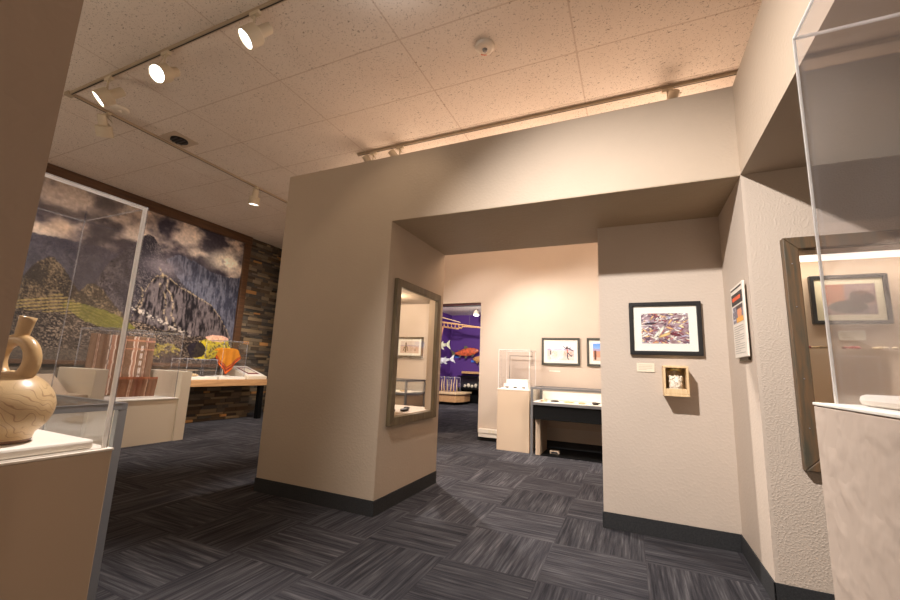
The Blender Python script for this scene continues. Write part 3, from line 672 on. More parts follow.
# inside the right display window
lt = thing('light_strip', (1.5, 3.05, 1.77), 'glowing diffuser strip along the top of the right display window', 'light')
MB().box(.645, 2.39, 2.99, 3.099, 1.80, 1.875).build('housing', M['white'], lt)
MB().box(.65, 2.38, 2.985, 3.095, 1.768, 1.799).build('diffuser', M['tube'], lt)
d_ = bpy.data.lights.new('strip_lamp', 'AREA'); d_.shape = 'RECTANGLE'; d_.size = 1.7; d_.size_y = .1; d_.energy = 7; d_.color = (1, .9, .78)
o = bpy.data.objects.new('strip_lamp', d_); COL.objects.link(o); o.location = (1.5, 2.95, 1.76); o.rotation_euler = (math.radians(12), 0, 0)
MB().box(.645, 2.39, 2.70, 3.095, 1.205, 1.213).build('glass_shelf', M['glass'], loc=(1.5, 2.9, 1.205)); tag(bpy.data.objects['glass_shelf'], 'thin glass shelf across the right display window', 'shelf')
fr = random.Random(12)
for k, (x, w_) in enumerate([(.86, .05), (.93, .04), (1.06, .03), (1.2, .045), (1.37, .04)]):
    m_ = MB()
    for q in range(9): m_.blob((x+fr.uniform(-w_, w_), 2.80+fr.uniform(-.02, .02), 1.221), (.014, .012, .008), 8, .2)
    o = m_.build('beaded_ornament', M['redstone'] if k % 2 == 0 else M['bone'], smooth=True, loc=(x, 2.8, 1.2135))
    tag(o, ['red and white beadwork at the left end of the glass shelf', 'tan bead cluster just right of the leftmost beadwork on the glass shelf', 'red beads behind the corner of the clear case on the glass shelf', 'tan beads in the middle of the glass shelf', 'red beads at the right of the glass shelf'][k], 'ornament', 'beadwork on the glass shelf')
MB().tube([(.72+.02*k, 2.78+.012*math.sin(k*1.3), .632+.006*(k % 2)) for k in range(26)], .010, 8).build('bead_necklace', M['redstone'], smooth=True, loc=(.95, 2.78, .62)); tag(bpy.data.objects['bead_necklace'], 'dark red bead string lying on the floor of the right display window', 'necklace')
db = thing('display_riser', (1.0, 2.9, .62), 'tan riser block standing behind the necklace in the right window', 'riser')
MB().box(.70, 1.6, 2.86, 3.05, .621, .85).build('body', M['cream'], db, bev=.003); MB().box(.69, 1.61, 2.85, 3.06, .851, .862).build('top', M['palewood'], db, bev=.002)
# inside the pillar niche
glow((-1.95, 3.05, 1.58), 7.0, WARM, .05)  # added fill point, no fixture in the niche
for k, (x, y, r_) in enumerate([(-1.78, 2.80, .035), (-1.80, 2.93, .03), (-1.76, 3.06, .04), (-1.82, 3.20, .03)]):
    o = MB().blob((x, y, .674), (r_*.8, r_*1.3, .014), 9, .2).build('stone_tool', M['darkstone'], smooth=True, loc=(x, y, .66))
    tag(o, ['dark stone flake nearest the camera inside the pillar window', 'small dark stone flake second from the near end inside the pillar window', 'largest dark stone flake inside the pillar window', 'dark stone flake at the far end inside the pillar window'][k], 'stone tool', 'stone flakes inside the pillar window')

# ================================================================== CLEAR COVERS
def cover(t_, x0, x1, y0_, y1_, z0, z1, mat, edge=.003, name='acrylic_cover', thick_edges=(), open_bottom=True, emat='dull_seam'):
    e = .004; m_ = MB()
    m_.box(x0, x1, y0_, y0_+e, z0, z1).box(x0, x1, y1_-e, y1_, z0, z1).box(x0, x0+e, y0_+e, y1_-e, z0, z1).box(x1-e, x1, y0_+e, y1_-e, z0, z1).box(x0, x1, y0_, y1_, z1, z1+e)
    c = m_.build(name, M[mat], t_)
    m_ = MB(); z1 += e
    P = {'fl': (x0, y0_), 'fr': (x1, y0_), 'bl': (x0, y1_), 'br': (x1, y1_)}
    g = edge
    for k, (a, b) in P.items(): m_.box(a-g/2, a+g/2, b-g/2, b+g/2, z0, z1)
    for b in (y0_, y1_): m_.box(x0, x1, b-g/2, b+g/2, z1-g, z1+g*.3)
    for a in (x0, x1): m_.box(a-g/2, a+g/2, y0_, y1_, z1-g, z1+g*.3)
    s_ = m_.build('seam', M[emat], t_)
    return c

# ---- near left pedestal with the stirrup-spout vessel
px0, px1, py0, py1, pz = -1.555, -1.20, .27, .634, .80
pl = thing('display_pedestal', ((px0+px1)/2, (py0+py1)/2, 0), 'tan display pedestal with clear cover at the left edge, holding the pottery vessel', 'pedestal', 'display pedestals')
MB().box(px0, px1, py0, py1, 0, pz-.006).build('body', M['pedestal2'], pl, bev=.002)
MB().box(px0-.002, px1+.002, py0-.002, py1+.002, pz-.0055, pz).build('top_edge', M['white'], pl, bev=.001)
MB().box(px0+.03, px1-.025, py0+.03, py1-.03, pz+.0005, pz+.022).build('deck', M['brightwhite'], pl, bev=.006)
MB().lathe([(.0, 0), (.0025, 0), (.0025, .003), (.0, .003)], (px1-.026, .415, pz+.011), (1, 0, 0), 10).build('screw', M['darksteel'], pl)
cover(pl, px0+.02, px1-.012, py0+.02, py1-.008, pz+.0005, 1.432, 'acrylic', .0022)
m_ = MB().box(px1-.019, px1-.012, py1-.017, py1-.009, pz+.001, 1.436).box(px1-.0195, px1-.0125, py0+.02, py1-.0175, 1.4285, 1.437)
m_.build('frosted_seam', M['seam'], pl)['label'] = 'white frosted corner edge'
# vessel
vx, vy, vz = -1.336, .468, pz+.0235
m, nt, b = newmat('painted_ceramic'); b.inputs['Roughness'].default_value = .32; co = coords(nt)
base = ramp(nt, noise(nt, co, 12, 4), [(.3, lin((192, 158, 112))), (.7, lin((214, 184, 138)))])
wv = N(nt, 'ShaderNodeTexWave', wave_type='RINGS'); wv.inputs['Scale'].default_value = 22; wv.inputs['Distortion'].default_value = 16; wv.inputs['Detail'].default_value = 1; nt.links.new(co, wv.inputs[0])
ln = ramp(nt, wv.outputs['Fac'], [(.03, (1, 1, 1)), (.06, (0, 0, 0))])
mx = N(nt, 'ShaderNodeMix', data_type='RGBA'); nt.links.new(mathn(nt, 'MULTIPLY', ln, ramp(nt, noise(nt, co, 9, 2), [(.47, (0, 0, 0)), (.56, (.55, .55, .55))])), mx.inputs[0]); nt.links.new(base, mx.inputs[6]); mx.inputs[7].default_value = (*lin((130, 84, 48)), 1)
nt.links.new(mx.outputs[2], b.inputs['Base Color']); M['ceramic'] = m
M['slip'] = plain('cream_slip', (200, 164, 114), .3, nscale=20, namt=.12)
M['darkslip'] = plain('brown_slip', (120, 78, 46), .4)
ve = thing('stirrup_vessel', (vx, vy, vz), 'tan pottery stirrup-spout vessel with brown line drawing on the near left pedestal', 'vessel')
R_ = .0865
prof = [(.0, 0), (.052, 0), (.055, .004)]+[(R_*math.sin(math.radians(a))*(1.0 if a < 95 else 1-.06*(a-95)/80), .080-.081*math.cos(math.radians(a))) for a in range(42, 176, 7)]+[(.0, .163)]
MB().lathe(prof, (vx, vy, vz), n=48).build('body', M['ceramic'], ve, smooth=True)
MB().lathe([(.0, -.001), (.053, -.001), (.0555, .004), (.0555, .010), (.053, .010), (.0, .008)], (vx, vy, vz), n=48).build('foot_band', M['darkslip'], ve)
th = math.radians(24); hx, hy = math.cos(th), math.sin(th)
pts = []
for k in range(25):
    a = math.pi*(-.36+1.72*k/24); pts.append((vx+.041*math.cos(a)*hx, vy+.041*math.cos(a)*hy, vz+.186+.048*math.sin(a)))
MB().tube(pts, [.0145+.004*abs(k-12)/12 for k in range(25)], 18).build('stirrup_handle', M['slip'], ve, smooth=True)
MB().lathe([(.0, 0), (.0135, 0), (.0135, .02), (.0155, .055), (.0165, .064), (.0145, .064), (.012, .05), (.0, .05)], (vx, vy, vz+.226), (hx*.16, hy*.16, 1), 24).build('spout', M['slip'], ve, smooth=True)

# ---- steel framed table case (shared builder)
def table_case(x0, x1, ya, yb_, label, items, top=.842, mid=.668, panel=True, body='black', group='steel-framed table cases'):
    t_ = thing('table_display_case', ((x0+x1)/2, (ya+yb_)/2, 0), label, 'display case', group); s_ = .03
    for a in (x0, x1-s_):
        for b in (ya, yb_-s_): MB().box(a, a+s_, b, b+s_, 0, top-.0255).build('leg', M['steel'], t_, bev=.002)
    m_ = MB().box(x0, x1, ya, ya+.022, top-.025, top).box(x0, x1, yb_-.022, yb_, top-.025, top).box(x0, x0+.022, ya+.022, yb_-.022, top-.025, top).box(x1-.022, x1, ya+.022, yb_-.022, top-.025, top)
    m_.build('top_rail', M['steel'], t_, bev=.002)
    m_ = MB().box(x0+s_, x1-s_, ya, ya+.02, mid-.045, mid-.012).box(x0+s_, x1-s_, yb_-.02, yb_, mid-.045, mid-.012).box(x0, x0+.02, ya+s_, yb_-s_, mid-.045, mid-.012).box(x1-.02, x1, ya+s_, yb_-s_, mid-.045, mid-.012)
    m_.build('lower_rail', M['steel'], t_, bev=.002)
    MB().box(x0+.021, x1-.021, ya+.021, yb_-.021, mid-.03, mid-.008).build('deck', M['brightwhite'], t_)
    MB().box(x0+.031, x1-.031, ya+.012, yb_-.012, mid-.22, mid-.046).build('case_body', M[body], t_, bev=.003)
    if panel:
        MB().box(x0+.04, x0+.10, ya+.12, yb_-.05, 0, mid-.221).build('support_panel', M['pedestal2'], t_, bev=.003)
        MB().box(x1-.10, x1-.04, ya+.12, yb_-.05, 0, mid-.221).build('support_panel', M['pedestal2'], t_, bev=.003)
        MB().box(x0+.101, x1-.101, yb_-.10, yb_-.06, .30, mid-.221).build('modesty_panel', M['pedestal2'], t_)
    MB().box(x0+.022, x1-.022, ya+.022, yb_-.022, top-.012, top-.006).build('glass_top', M['glass'], t_)
    MB().box(x0+s_, x1-s_, ya+.004, ya+.010, mid-.010, top-.026).box(x0+s_, x1-s_, yb_-.010, yb_-.004, mid-.010, top-.026).box(x0+.004, x0+.010, ya+s_, yb_-s_, mid-.010, top-.026).box(x1-.010, x1-.004, ya+s_, yb_-s_, mid-.010, top-.026).build('glass_side', M['glass'], t_)
    for (x, y, sx, sy_, sz_, mt, nm, lb) in items:
        o = MB().blob((x, y, mid-.008+sz_*.85), (sx, sy_, sz_), 9, .25).build(nm, M[mt], smooth=True, loc=(x, y, mid-.008))
        tag(o, lb, 'artifact', 'artifacts on the white decks of the table cases')
    return t_
table_case(-1.185, .45, 5.24, 5.86, 'steel-framed glass table case with black body against the far wall', [
    (-1.05, 5.42, .05, .03, .010, 'bone', 'bone_fragment', 'tan bone fragment at the left end of the far wall table case'),
    (-.92, 5.45, .06, .03, .012, 'darkstone', 'stone_point', 'brown stone point beside the left bone in the far wall table case'),
    (-.74, 5.45, .07, .03, .010, 'bone', 'bone_fragment', 'long tan bone in the middle left of the far wall table case'),
    (-.58, 5.42, .05, .03, .010, 'bone', 'bone_fragment', 'tan bone piece in the middle right of the far wall table case'),
    (-.42, 5.42, .05, .04, .018, 'darkstone', 'stone_point', 'dark stone next to the recess wall corner in the far wall table case')])
bk = MB().box(-1.14, .40, 5.78, 5.80, .665, .775).build('back_riser', M['brightwhite'], loc=(-.4, 5.79, .66)); tag(bk, 'low white backing board along the back of the far wall table case', 'board')
table_case(-4.45, -3.0, 5.24, 5.86, 'steel-framed table case seen only through the window of the pillar', [
    (-3.45, 5.45, .07, .04, .014, 'bone', 'bone_fragment', 'tan bone seen through the pillar window, left one'), (-3.15, 5.42, .06, .03, .014, 'bone', 'bone_fragment', 'tan bone seen through the pillar window, right one')], body='pedestal2')
table_case(-3.40, -1.84, -.75, 1.0, 'steel-framed table case behind the near left pedestal', [
    (-2.75, .72, .05, .06, .02, 'bone', 'stone_chip', 'small pale stone on the white deck behind the vessel pedestal')], panel=False, top=.845)
pw = thing('power_strip', (-.93, 5.52, 0), 'small beige power outlet on the dark floor under the far table case', 'outlet')
MB().box(-.99, -.87, 5.48, 5.56, 0.0125, .05).build('casing', M['pedestal2'], pw, bev=.006); MB().box(-.97, -.89, 5.478, 5.4795, .02, .04).build('socket_face', M['darksteel'], pw)
MB().box(-1.08, .35, 5.35, 5.93, 0.0005, .012).build('dark_void_sheet', M['black'], loc=(-.3, 5.6, 0)); tag(bpy.data.objects['dark_void_sheet'], 'black sheet painting the dark void on the carpet under the far table case', 'mat')  # black sheet added for the dark void beneath the case

# ---- far pedestal
fp = thing('display_pedestal', (-1.45, 5.6, 0), 'tall tan pedestal with clear cover beside the far table case', 'pedestal', 'display pedestals')
MB().box(-1.672, -1.235, 5.40, 5.82, 0, .780).build('body', M['pedestal2'], fp, bev=.003)
MB().box(-1.675, -1.232, 5.397, 5.823, .7805, .792).build('top_edge', M['white'], fp, bev=.002)
cover(fp, -1.665, -1.242, 5.41, 5.81, .7925, 1.315, 'acrylic', .006, emat='seam')
MB().box(-1.64, -1.27, 5.44, 5.79, .7925, .805).build('deck', M['brightwhite'], fp)
ri = thing('display_riser', (-1.42, 5.65, .805), 'white stepped riser inside the clear cover of the far pedestal', 'riser')
MB().box(-1.60, -1.30, 5.58, 5.76, .8055, .92).build('upper_step', M['brightwhite'], ri, bev=.004); MB().box(-1.62, -1.28, 5.52, 5.578, .8055, .86).build('lower_step', M['brightwhite'], ri, bev=.004)
for k, x in enumerate((-1.56, -1.45, -1.33)):
    tag(MB().blob((x, 5.48, .815), (.028, .018, .010), 8, .25).build('stone_point', M['darkstone'], smooth=True, loc=(x, 5.48, .805)), ['left', 'middle', 'right'][k]+'most'*(k != 1)+' of three small dark stone points on the far pedestal', 'artifact', 'stone points on the far pedestal')
rod = MB().tube([(-1.60, 5.74, .921), (-1.60, 5.74, 1.25), (-1.28, 5.74, 1.25)], .005, 8).build('added_rod', M['greyframe'], smooth=True, loc=(-1.45, 5.74, .92)); tag(rod, 'added thin grey rod drawing a bent line inside the far pedestal cover', 'stand')  # added rod, drawn for a bent grey line inside the cover
ob = thing('wall_outlet_box', (-1.98, YB, .03), 'white surface outlet box low on the far wall beside the doorway', 'outlet')
MB().box(-2.11, -1.82, YB-.07, YB-.0085, .115, .175).build('casing', M['white'], ob, bev=.004); MB().box(-2.11, -1.70, YB-.06, YB-.0085, .055, .114).build('raceway', M['white'], ob, bev=.004)
for x in (-1.93, -1.87): MB().box(x-.02, x+.02, YB-.0715, YB-.0702, .125, .165).build('socket', M['card'], ob)

# ---- near right pedestal
qx0, qx1, qy0, qy1, qz = .266, .86, .28, .85, .999
pr = thing('display_pedestal', ((qx0+qx1)/2, .6, 0), 'tall textured beige pedestal with clear cover veiled by painted haze at the right edge', 'pedestal', 'display pedestals')
MB().box(qx0, qx1, qy0, qy1, 0, qz-.004).build('body', M['pedestal'], pr, bev=.002)
MB().box(qx0-.001, qx1, qy0, qy1+.001, qz-.0035, qz+.001).build('top_edge', M['brightwhite'], pr, bev=.001)
cover(pr, qx0+.018, qx1-.02, qy0+.02, qy1-.032, qz+.0012, 1.632, 'acrylic_near', .0035, emat='seam')
MB().box(qx0+.035, qx1-.04, qy0+.05, qy1-.05, qz+.0015, qz+.018).build('deck', M['white'], pr, bev=.008)
tb = MB().prism([(.42, .62, 1.018), (.62, .62, 1.018), (.62, .70, 1.018), (.42, .70, 1.018)], (.0, .0, .012)).build('wooden_block', M['palewood'], bev=.003, loc=(.5, .66, 1.018)); tag(tb, 'small pale wooden block on the deck of the near right pedestal', 'block')
ring = MB().tube([(.50+.055*math.cos(a*math.pi/12), .76, 1.075+.048*math.sin(a*math.pi/12)) for a in range(25)], .0025, 8, False).tube([(.50, .76, 1.018), (.50, .76, 1.028)], .003, 8).build('wire_ring_stand', M['acrylic'], smooth=True, loc=(.5, .76, 1.018)); tag(ring, 'clear ring stand behind the wooden block under the near right cover', 'stand')

# ================================================================== TEXTILE CASE
tc = thing('textile_display_case', (-5.6, 2.5, 0), 'long cream display case with upright end panels in front of the mural', 'display case')
MB().box(-6.05, -5.30, 2.622, 3.438, 0, .515).build('base', M['cream'], tc, bev=.003)
MB().box(-6.05, -5.29, 2.622, 3.438, .5155, .53).build('deck', M['brightwhite'], tc, bev=.002)
MB().box(-6.05, -5.28, 3.44, 3.565, 0, .858).build('end_panel', M['cream'], tc, bev=.003)
MB().box(-6.05, -5.28, 2.50, 2.62, 0, .872).build('divider_panel', M['cream'], tc, bev=.003)
MB().box(-6.05, -5.34, 1.3, 2.498, 0, .60).build('base', M['pedestal2'], tc, bev=.003)
MB().box(-6.05, -6.03, 2.622, 3.438, .5305, .80).build('back_board', M['palewood'], tc)
MB().box(-5.90, -5.42, 2.78, 3.38, .812, .820).build('clear_shelf', M['acrylic'], tc)
cover(tc, -6.02, -5.36, 2.63, 3.43, .5308, 1.335, 'acrylic', .006)
def textile_art(nx, ny, stripes, ground, cream, accent):
    U, V = grid(nx, ny); n = fbm(U, V, 30, 2, 9); img = np.ones((ny, nx, 3))*np.array(ground); img = mixc(img, (n-.3)*.8, [q*.7 for q in ground])
    for (a, wd) in stripes:
        e = a+.003*np.sin(V*26); img = mixc(img, (abs(U-e) < wd)*1., cream); img = mixc(img, (abs(U-e) < wd*.55)*1., (176, 130, 104)); img = mixc(img, (abs(U-e-wd*1.3) < wd*.3)*1., accent)
    return img, U, V
img, U, V = textile_art(150, 100, [(.10, .022), (.33, .03), (.52, .022), (.68, .03), (.90, .022)], (140, 108, 84), (232, 208, 186), (128, 86, 64))
img = mixc(img, ((abs(V-.93) < .012) | (abs(V-.78) < .01))*(U > .55)*1., (196, 140, 108))
for k in range(6):
    cy = .15+k*.13; img = mixc(img, ((abs(U-.79) < .022)*(abs(V-cy) < .045)*((np.floor(U*90)+np.floor(V*60)) % 2 > 0))*1., (244, 232, 220))
sheet('striped_textile', lambda u, v_: (-5.86+.03*math.sin(u*19)+.015*math.sin(u*40), 2.66+.72*u, .545+.735*v_), img, M['cloth'], None, .006, True, loc=(-5.8, 3, .545))
tag(bpy.data.objects['striped_textile'], 'tall brown textile with cream vertical stripes hanging in the cream case', 'textile')
img, U, V = textile_art(110, 50, [(.3, .03), (.72, .03)], (144, 102, 76), (214, 184, 158), (104, 70, 54))
img = mixc(img, (V > .88)*1., (176, 110, 78)); img = mixc(img, ((abs(U-.5) < .1)*((np.floor(U*60)+np.floor(V*24)) % 2 > 0))*.6, (110, 48, 34))
def fold(u, v_):
    return (-5.52-.012*math.cos(v_*3.1)+.004*math.sin(u*50), 2.84+.44*u, .545+.235*v_)
sheet('folded_textile', fold, img, M['cloth'], None, .03, True, loc=(-5.5, 3.05, .545)); tag(bpy.data.objects['folded_textile'], 'short reddish brown woven textile standing on the deck of the cream case', 'textile')
sp = MB().prism([(-5.95, 1.6, .601), (-5.5, 1.6, .601), (-5.9, 1.6, .80)], (0, .8, 0)).build('slanted_text_panel', M['pedestal2'], bev=.003, loc=(-5.7, 2, .6)); tag(sp, 'slanted tan panel on the left bay of the cream display case', 'panel')

# ================================================================== WOOD TABLE BEFORE THE STONE WALL
wt = thing('wooden_table', (-6.5, 4.7, 0), 'thick pine slab table with black legs in front of the stone wall', 'table')
MB().box(-6.93, -6.20, 3.70, 5.66, .592, .700).build('tabletop', M['slabwood'], wt, bev=.006)
for y in (3.8, 5.55): 
    MB().box(-6.30, -6.22, y-.04, y+.04, 0, .5915).build('leg', M['black'], wt)
# small case 1
def small_case(y0_, y1_, x0, x1, hbase, ztop, label):
    t_ = thing('tabletop_display_case', ((x0+x1)/2, (y0_+y1_)/2, .7), label, 'display case', 'clear cases on the pine table')
    MB().box(x0, x1, y0_, y1_, .7005, .70+hbase).build('base', M['brightwhite'], t_, bev=.003)
    cover(t_, x0+.02, x1-.02, y0_+.02, y1_-.02, .7005+hbase, ztop, 'acrylic', .006)
    return t_
small_case(4.12, 4.66, -6.68, -6.26, .045, 1.02, 'low clear case with white base at the left end of the pine table')
st = MB().blob((-6.42, 4.34, .768), (.06, .09, .026), 10, .2).build('carved_stone', M['bone'], smooth=True, loc=(-6.42, 4.34, .746)); tag(st, 'tan carved stone lying in the low clear case on the pine table', 'artifact')
st = MB().blob((-6.45, 4.53, .758), (.04, .05, .014), 10, .2).build('carved_stone', M['darkstone'], smooth=True, loc=(-6.45, 4.53, .746)); tag(st, 'flat brown stone right of the tan one in the low clear case', 'artifact')
small_case(4.70, 5.20, -6.74, -6.26, .045, 1.35, 'tall clear case on the pine table holding an orange cloth')
# orange draped cloth
nx, ny = 70, 60; U, V = grid(nx, ny)
img = np.ones((ny, nx, 3))*np.array((214, 138, 34)); img = mixc(img, fbm(U, V, 20, 3, 2)*.4, (180, 100, 20))
ed = V-.0
bord = (V < .26)*1.0
img = mixc(img, bord, (142, 40, 34)); img = mixc(img, bord*(abs(V-.20) < .018), (222, 120, 40)); img = mixc(img, bord*(abs(V-.06) < .03), (232, 110, 36)); img = mixc(img, bord*(np.sin(U*80) > .6)*(abs(V-.13) < .035)*.8, (50, 26, 34))
def drape(u, v_):
    a = u-.5; A = abs(a)*2
    zb = .775+.30*A**1.1; ztop = 1.215-.05*A**6
    z = zb+(ztop-zb)*min(1, v_/.88)
    x = -6.44+.018*math.sin(u*20+1)*(1-v_)+(-.10*(v_-.88)/.12 if v_ > .88 else 0)
    return (x, 4.945+a*(.50-.10*v_), z+(0.012 if v_ > .88 else 0))
sheet('orange_cloth', drape, img, M['cloth'], None, .008, True, loc=(-6.46, 4.95, .8)); tag(bpy.data.objects['orange_cloth'], 'orange cloth with dark red border draped over a stand in the tall clear case', 'cloth')
ds = thing('cloth_stand', (-6.53, 4.95, .746), 'white stand supporting the orange cloth', 'stand')
MB().box(-6.60, -6.48, 4.85, 5.05, .7465, .76).build('foot', M['brightwhite'], ds); MB().tube([(-6.54, 4.95, .76), (-6.54, 4.95, 1.19)], .01, 10).build('post', M['brightwhite'], ds)
MB().tube([(-6.54, 4.80, 1.19), (-6.54, 5.10, 1.19)], .012, 10).build('crossbar', M['brightwhite'], ds)
wc = thing('slanted_display_case', (-6.5, 5.42, .7), 'white wedge-shaped case with a slanted top at the right end of the pine table', 'display case')
MB().prism([(-6.24, 5.23, .7005), (-6.80, 5.23, .7005), (-6.80, 5.23, .92), (-6.24, 5.23, .75)], (0, .42, 0)).build('base', M['cream'], wc, bev=.003)
MB().prism([(-6.27, 5.26, .760), (-6.77, 5.26, .912), (-6.77, 5.26, .925), (-6.27, 5.26, .772)], (0, .36, 0)).build('slanted_deck', M['brightwhite'], wc, bev=.002)
MB().prism([(-6.25, 5.24, .752), (-6.79, 5.24, .916), (-6.79, 5.24, 1.03), (-6.25, 5.24, .87)], (0, .004, 0)).prism([(-6.25, 5.24, .87), (-6.79, 5.24, 1.03), (-6.79, 5.24, 1.034), (-6.25, 5.24, .874)], (0, .40, 0)).build('clear_cover', M['acrylic'], wc)
wr = MB().prism([(-6.33, 5.31, .782), (-6.68, 5.31, .889), (-6.68, 5.31, .899), (-6.33, 5.31, .792)], (0, .25, 0)).build('woven_panel', M['redcloth'], bev=.004, loc=(-6.5, 5.43, .79)); tag(wr, 'dark red woven piece lying on the slanted deck', 'textile')
wr = MB().prism([(-6.38, 5.35, .808), (-6.63, 5.35, .884), (-6.63, 5.35, .890), (-6.38, 5.35, .814)], (0, .17, 0)).build('paper_card', M['card'], loc=(-6.5, 5.43, .81)); tag(wr, 'pale card on top of the dark red woven piece', 'card')

# ================================================================== PURPLE GALLERY
glow((-4.3, 9.0, 2.1), 16, WHITE, .2); glow((-3.6, 10.0, 1.5), 60, WHITE, .3); spot((-3.6, 8.5, 2.7), (-4.9, 12.1, 1.2), 330, 100, .7, WHITE); spot((-3.2, 9.0, 2.6), (-5.3, 10.0, 1.2), 120, 90, .7, WHITE)  # the point lights are added gallery fill without fixtures
fh = thing('track_spotlight', (-4.10, 11.0, 2.78), 'bright lit spotlight hanging in the purple gallery', 'spotlight')
MB().tube([(-4.10, 11, 2.779), (-4.10, 11, 2.70)], .02).build('arm', M['lamp'], fh); MB().lathe([(.0, 0), (.07, 0), (.085, -.10), (.0, -.10)], (-4.10, 11, 2.72)).build('lamp_housing', M['lamp'], fh)
MB().lathe([(.0, 0), (.08, 0), (.07, -.03), (.0, -.035)], (-4.10, 11, 2.618)).build('lens', M['lens'], fh)
fh = thing('ceiling_downlight', (-4.5, 10.2, 2.78), 'small round glowing downlight in the purple gallery ceiling', 'light')
MB().lathe([(.0, 0), (.09, 0), (.085, -.012), (.0, -.012)], (-4.5, 10.2, 2.779)).build('trim_ring', M['white'], fh); MB().lathe([(.0, 0), (.06, 0), (.055, -.02), (.0, -.025)], (-4.5, 10.2, 2.767)).build('bulb', M['lensdim'], fh)
def fish(c, L, Hh, mats, label, yaw=0, tilt=0, flip=1):
    """mounted fish, head towards +local x, hung from the wall"""
    c = Vector(c); t_ = thing('mounted_fish', c, label, 'fish', 'mounted fish on the purple walls')
    Rm = Matrix.Rotation(yaw, 3, 'Z') @ Matrix.Rotation(-tilt, 3, 'Y')
    def P(x, y, z): return c+Rm @ Vector((x*flip*L, y*L, z*L))
    prof = [(-.36, .035), (-.30, .045), (-.2, .075), (-.08, .11), (.05, .13), (.18, .125), (.30, .10), (.38, .07), (.44, .035), (.46, .01)]
    k_ = Hh/L/.26
    m_ = MB(); n = 12; vs = []
    for x, r in prof:
        for q in range(n):
            a = 2*math.pi*q/n; vs.append(P(x, r*.42*math.cos(a), r*k_*math.sin(a)))
    fs = [(i*n+q, i*n+(q+1) % n, (i+1)*n+(q+1) % n, (i+1)*n+q) for i in range(len(prof)-1) for q in range(n)]+[tuple(range(n)), tuple(range((len(prof)-1)*n, len(prof)*n))]
    m_.add(vs, fs).build('body', mats[0], t_, smooth=True)
    def fin(pts, nm, mt):
        a = [P(x, -.006, z*k_) for x, z in pts]; d = Rm @ Vector((0, .012*L, 0)); MB().prism(a, d).build(nm, mt, t_)
    fin([(-.34, .03), (-.5, .15), (-.46, 0), (-.5, -.15), (-.34, -.03)], 'tail_fin', mats[1])
    fin([(-.04, .10), (-.02, .19), (.06, .2), (.12, .12)], 'dorsal_fin', mats[1]); fin([(-.22, .06), (-.25, .11), (-.2, .1), (-.17, .07)], 'adipose_fin', mats[1])
    fin([(.0, -.10), (-.05, -.18), (.0, -.19), (.08, -.11)], 'pelvic_fin', mats[1]); fin([(-.2, -.06), (-.25, -.14), (-.19, -.13), (-.13, -.08)], 'anal_fin', mats[1]); fin([(.24, -.08), (.18, -.17), (.24, -.17), (.30, -.08)], 'pectoral_fin', mats[1])
    MB().blob(P(.37, -.030, .02*k_), (.012, .012, .012), 8, 0).build('eye', M['black'], t_, smooth=True)
    MB().lathe([(.0, 0), (.02, 0), (.02, .14), (.0, .14)], c, Rm @ Vector((0, 1, 0)), 8).build('mounting_peg', M['black'], t_)
f1 = plain('salmon_red', (196, 92, 58), .35, nscale=14, namt=.5); f2 = plain('salmon_dark', (96, 92, 70), .5)
f3 = plain('pike_pale', (176, 172, 146), .4, nscale=20, namt=.4); f4 = plain('sturgeon_silver', (176, 172, 176), .35, nscale=16, namt=.4); f5 = plain('trout_tan', (190, 140, 86), .4, nscale=16, namt=.3)
fish((-4.80, 12.0, 1.56), 1.0, .26, (f1, f2), 'orange-red mounted salmon, the brightest fish on the purple wall', 0, .14)
fish((-5.22, 10.8, 1.70), .85, .26, (f3, f3), 'pale mounted fish above the silver one at the doorway edge', 1.57*.55, .1, -1)
fish((-5.20, 10.9, 1.24), 1.0, .22, (f4, f4), 'silver mounted fish with jagged fins, lowest on the left', 1.57*.45, .18, -1)
fish((-4.26, 12.0, 1.36), .62, .19, (f5, f5), 'tan mounted fish partly cut off by the right door jamb', 0, .02, -1)
for k, (x, z) in enumerate([(-5.15, 1.42), (-4.57, 1.29)]): tag(MB().box(x-.09, x+.09, 12.17, 12.199, z-.03, z+.03).build('fish_label', M['blue'], loc=(x, 12.19, z)), ['small blue label left of the salmon tail', 'small blue label under the tan fish'][k], 'label', 'blue labels on the purple wall')
cn = thing('kayak_frame', (-4.9, 11, 2.25), 'wooden kayak skeleton hanging high in the purple gallery', 'boat frame')
def rib(x): return max(.02, .16*math.cos((x+4.95)*1.15)) if x < -4.5 else max(.012, .05*(1-(x+4.5)/.7))
xs_ = [-6.0+.15*k for k in range(15)]; zk = lambda x: 2.42-.13*(x+5.3)
for nm, sy_, dz_ in (('gunwale', 1, .0), ('gunwale', -1, .0), ('keel', 0, -.14)):
    MB().tube([(x, 11+sy_*rib(x), zk(x)+dz_*(rib(x)/.16)) for x in xs_ if x > -5.38], .016, 8).build(nm, M['slabwood'], cn, smooth=True)
for x in [-5.3+.12*k for k in range(8)]:
    r_ = rib(x); MB().tube([(x, 11-r_, zk(x)), (x, 11-r_*.6, zk(x)-.12*r_/.16), (x, 11+r_*.6, zk(x)-.12*r_/.16), (x, 11+r_, zk(x))], .010, 6).build('rib', M['slabwood'], cn)
MB().tube([(-4.55, 10.9, zk(-4.55)+.06), (-5.3, 10.9, 2.58)], .012, 6).build('pole', M['palewood'], cn)
for x in (-5.2, -4.3): MB().tube([(x, 11, 2.78), (x, 11, zk(x))], .003, 5).build('cord', M['ink'], cn)
nt_ = thing('fish_basket', (-5.18, 10.9, 1.85), 'slim woven basket trap hanging below the kayak skeleton', 'basket')
MB().lathe([(.03, 0), (.06, .12), (.09, .3), (.12, .42), (.115, .42), (.085, .3), (.055, .12), (.0, .01)], (-5.2, 10.9, 1.84), n=14).build('woven_body', plain('basket_reed', (170, 116, 92), .8, nscale=60, namt=.5), nt_)
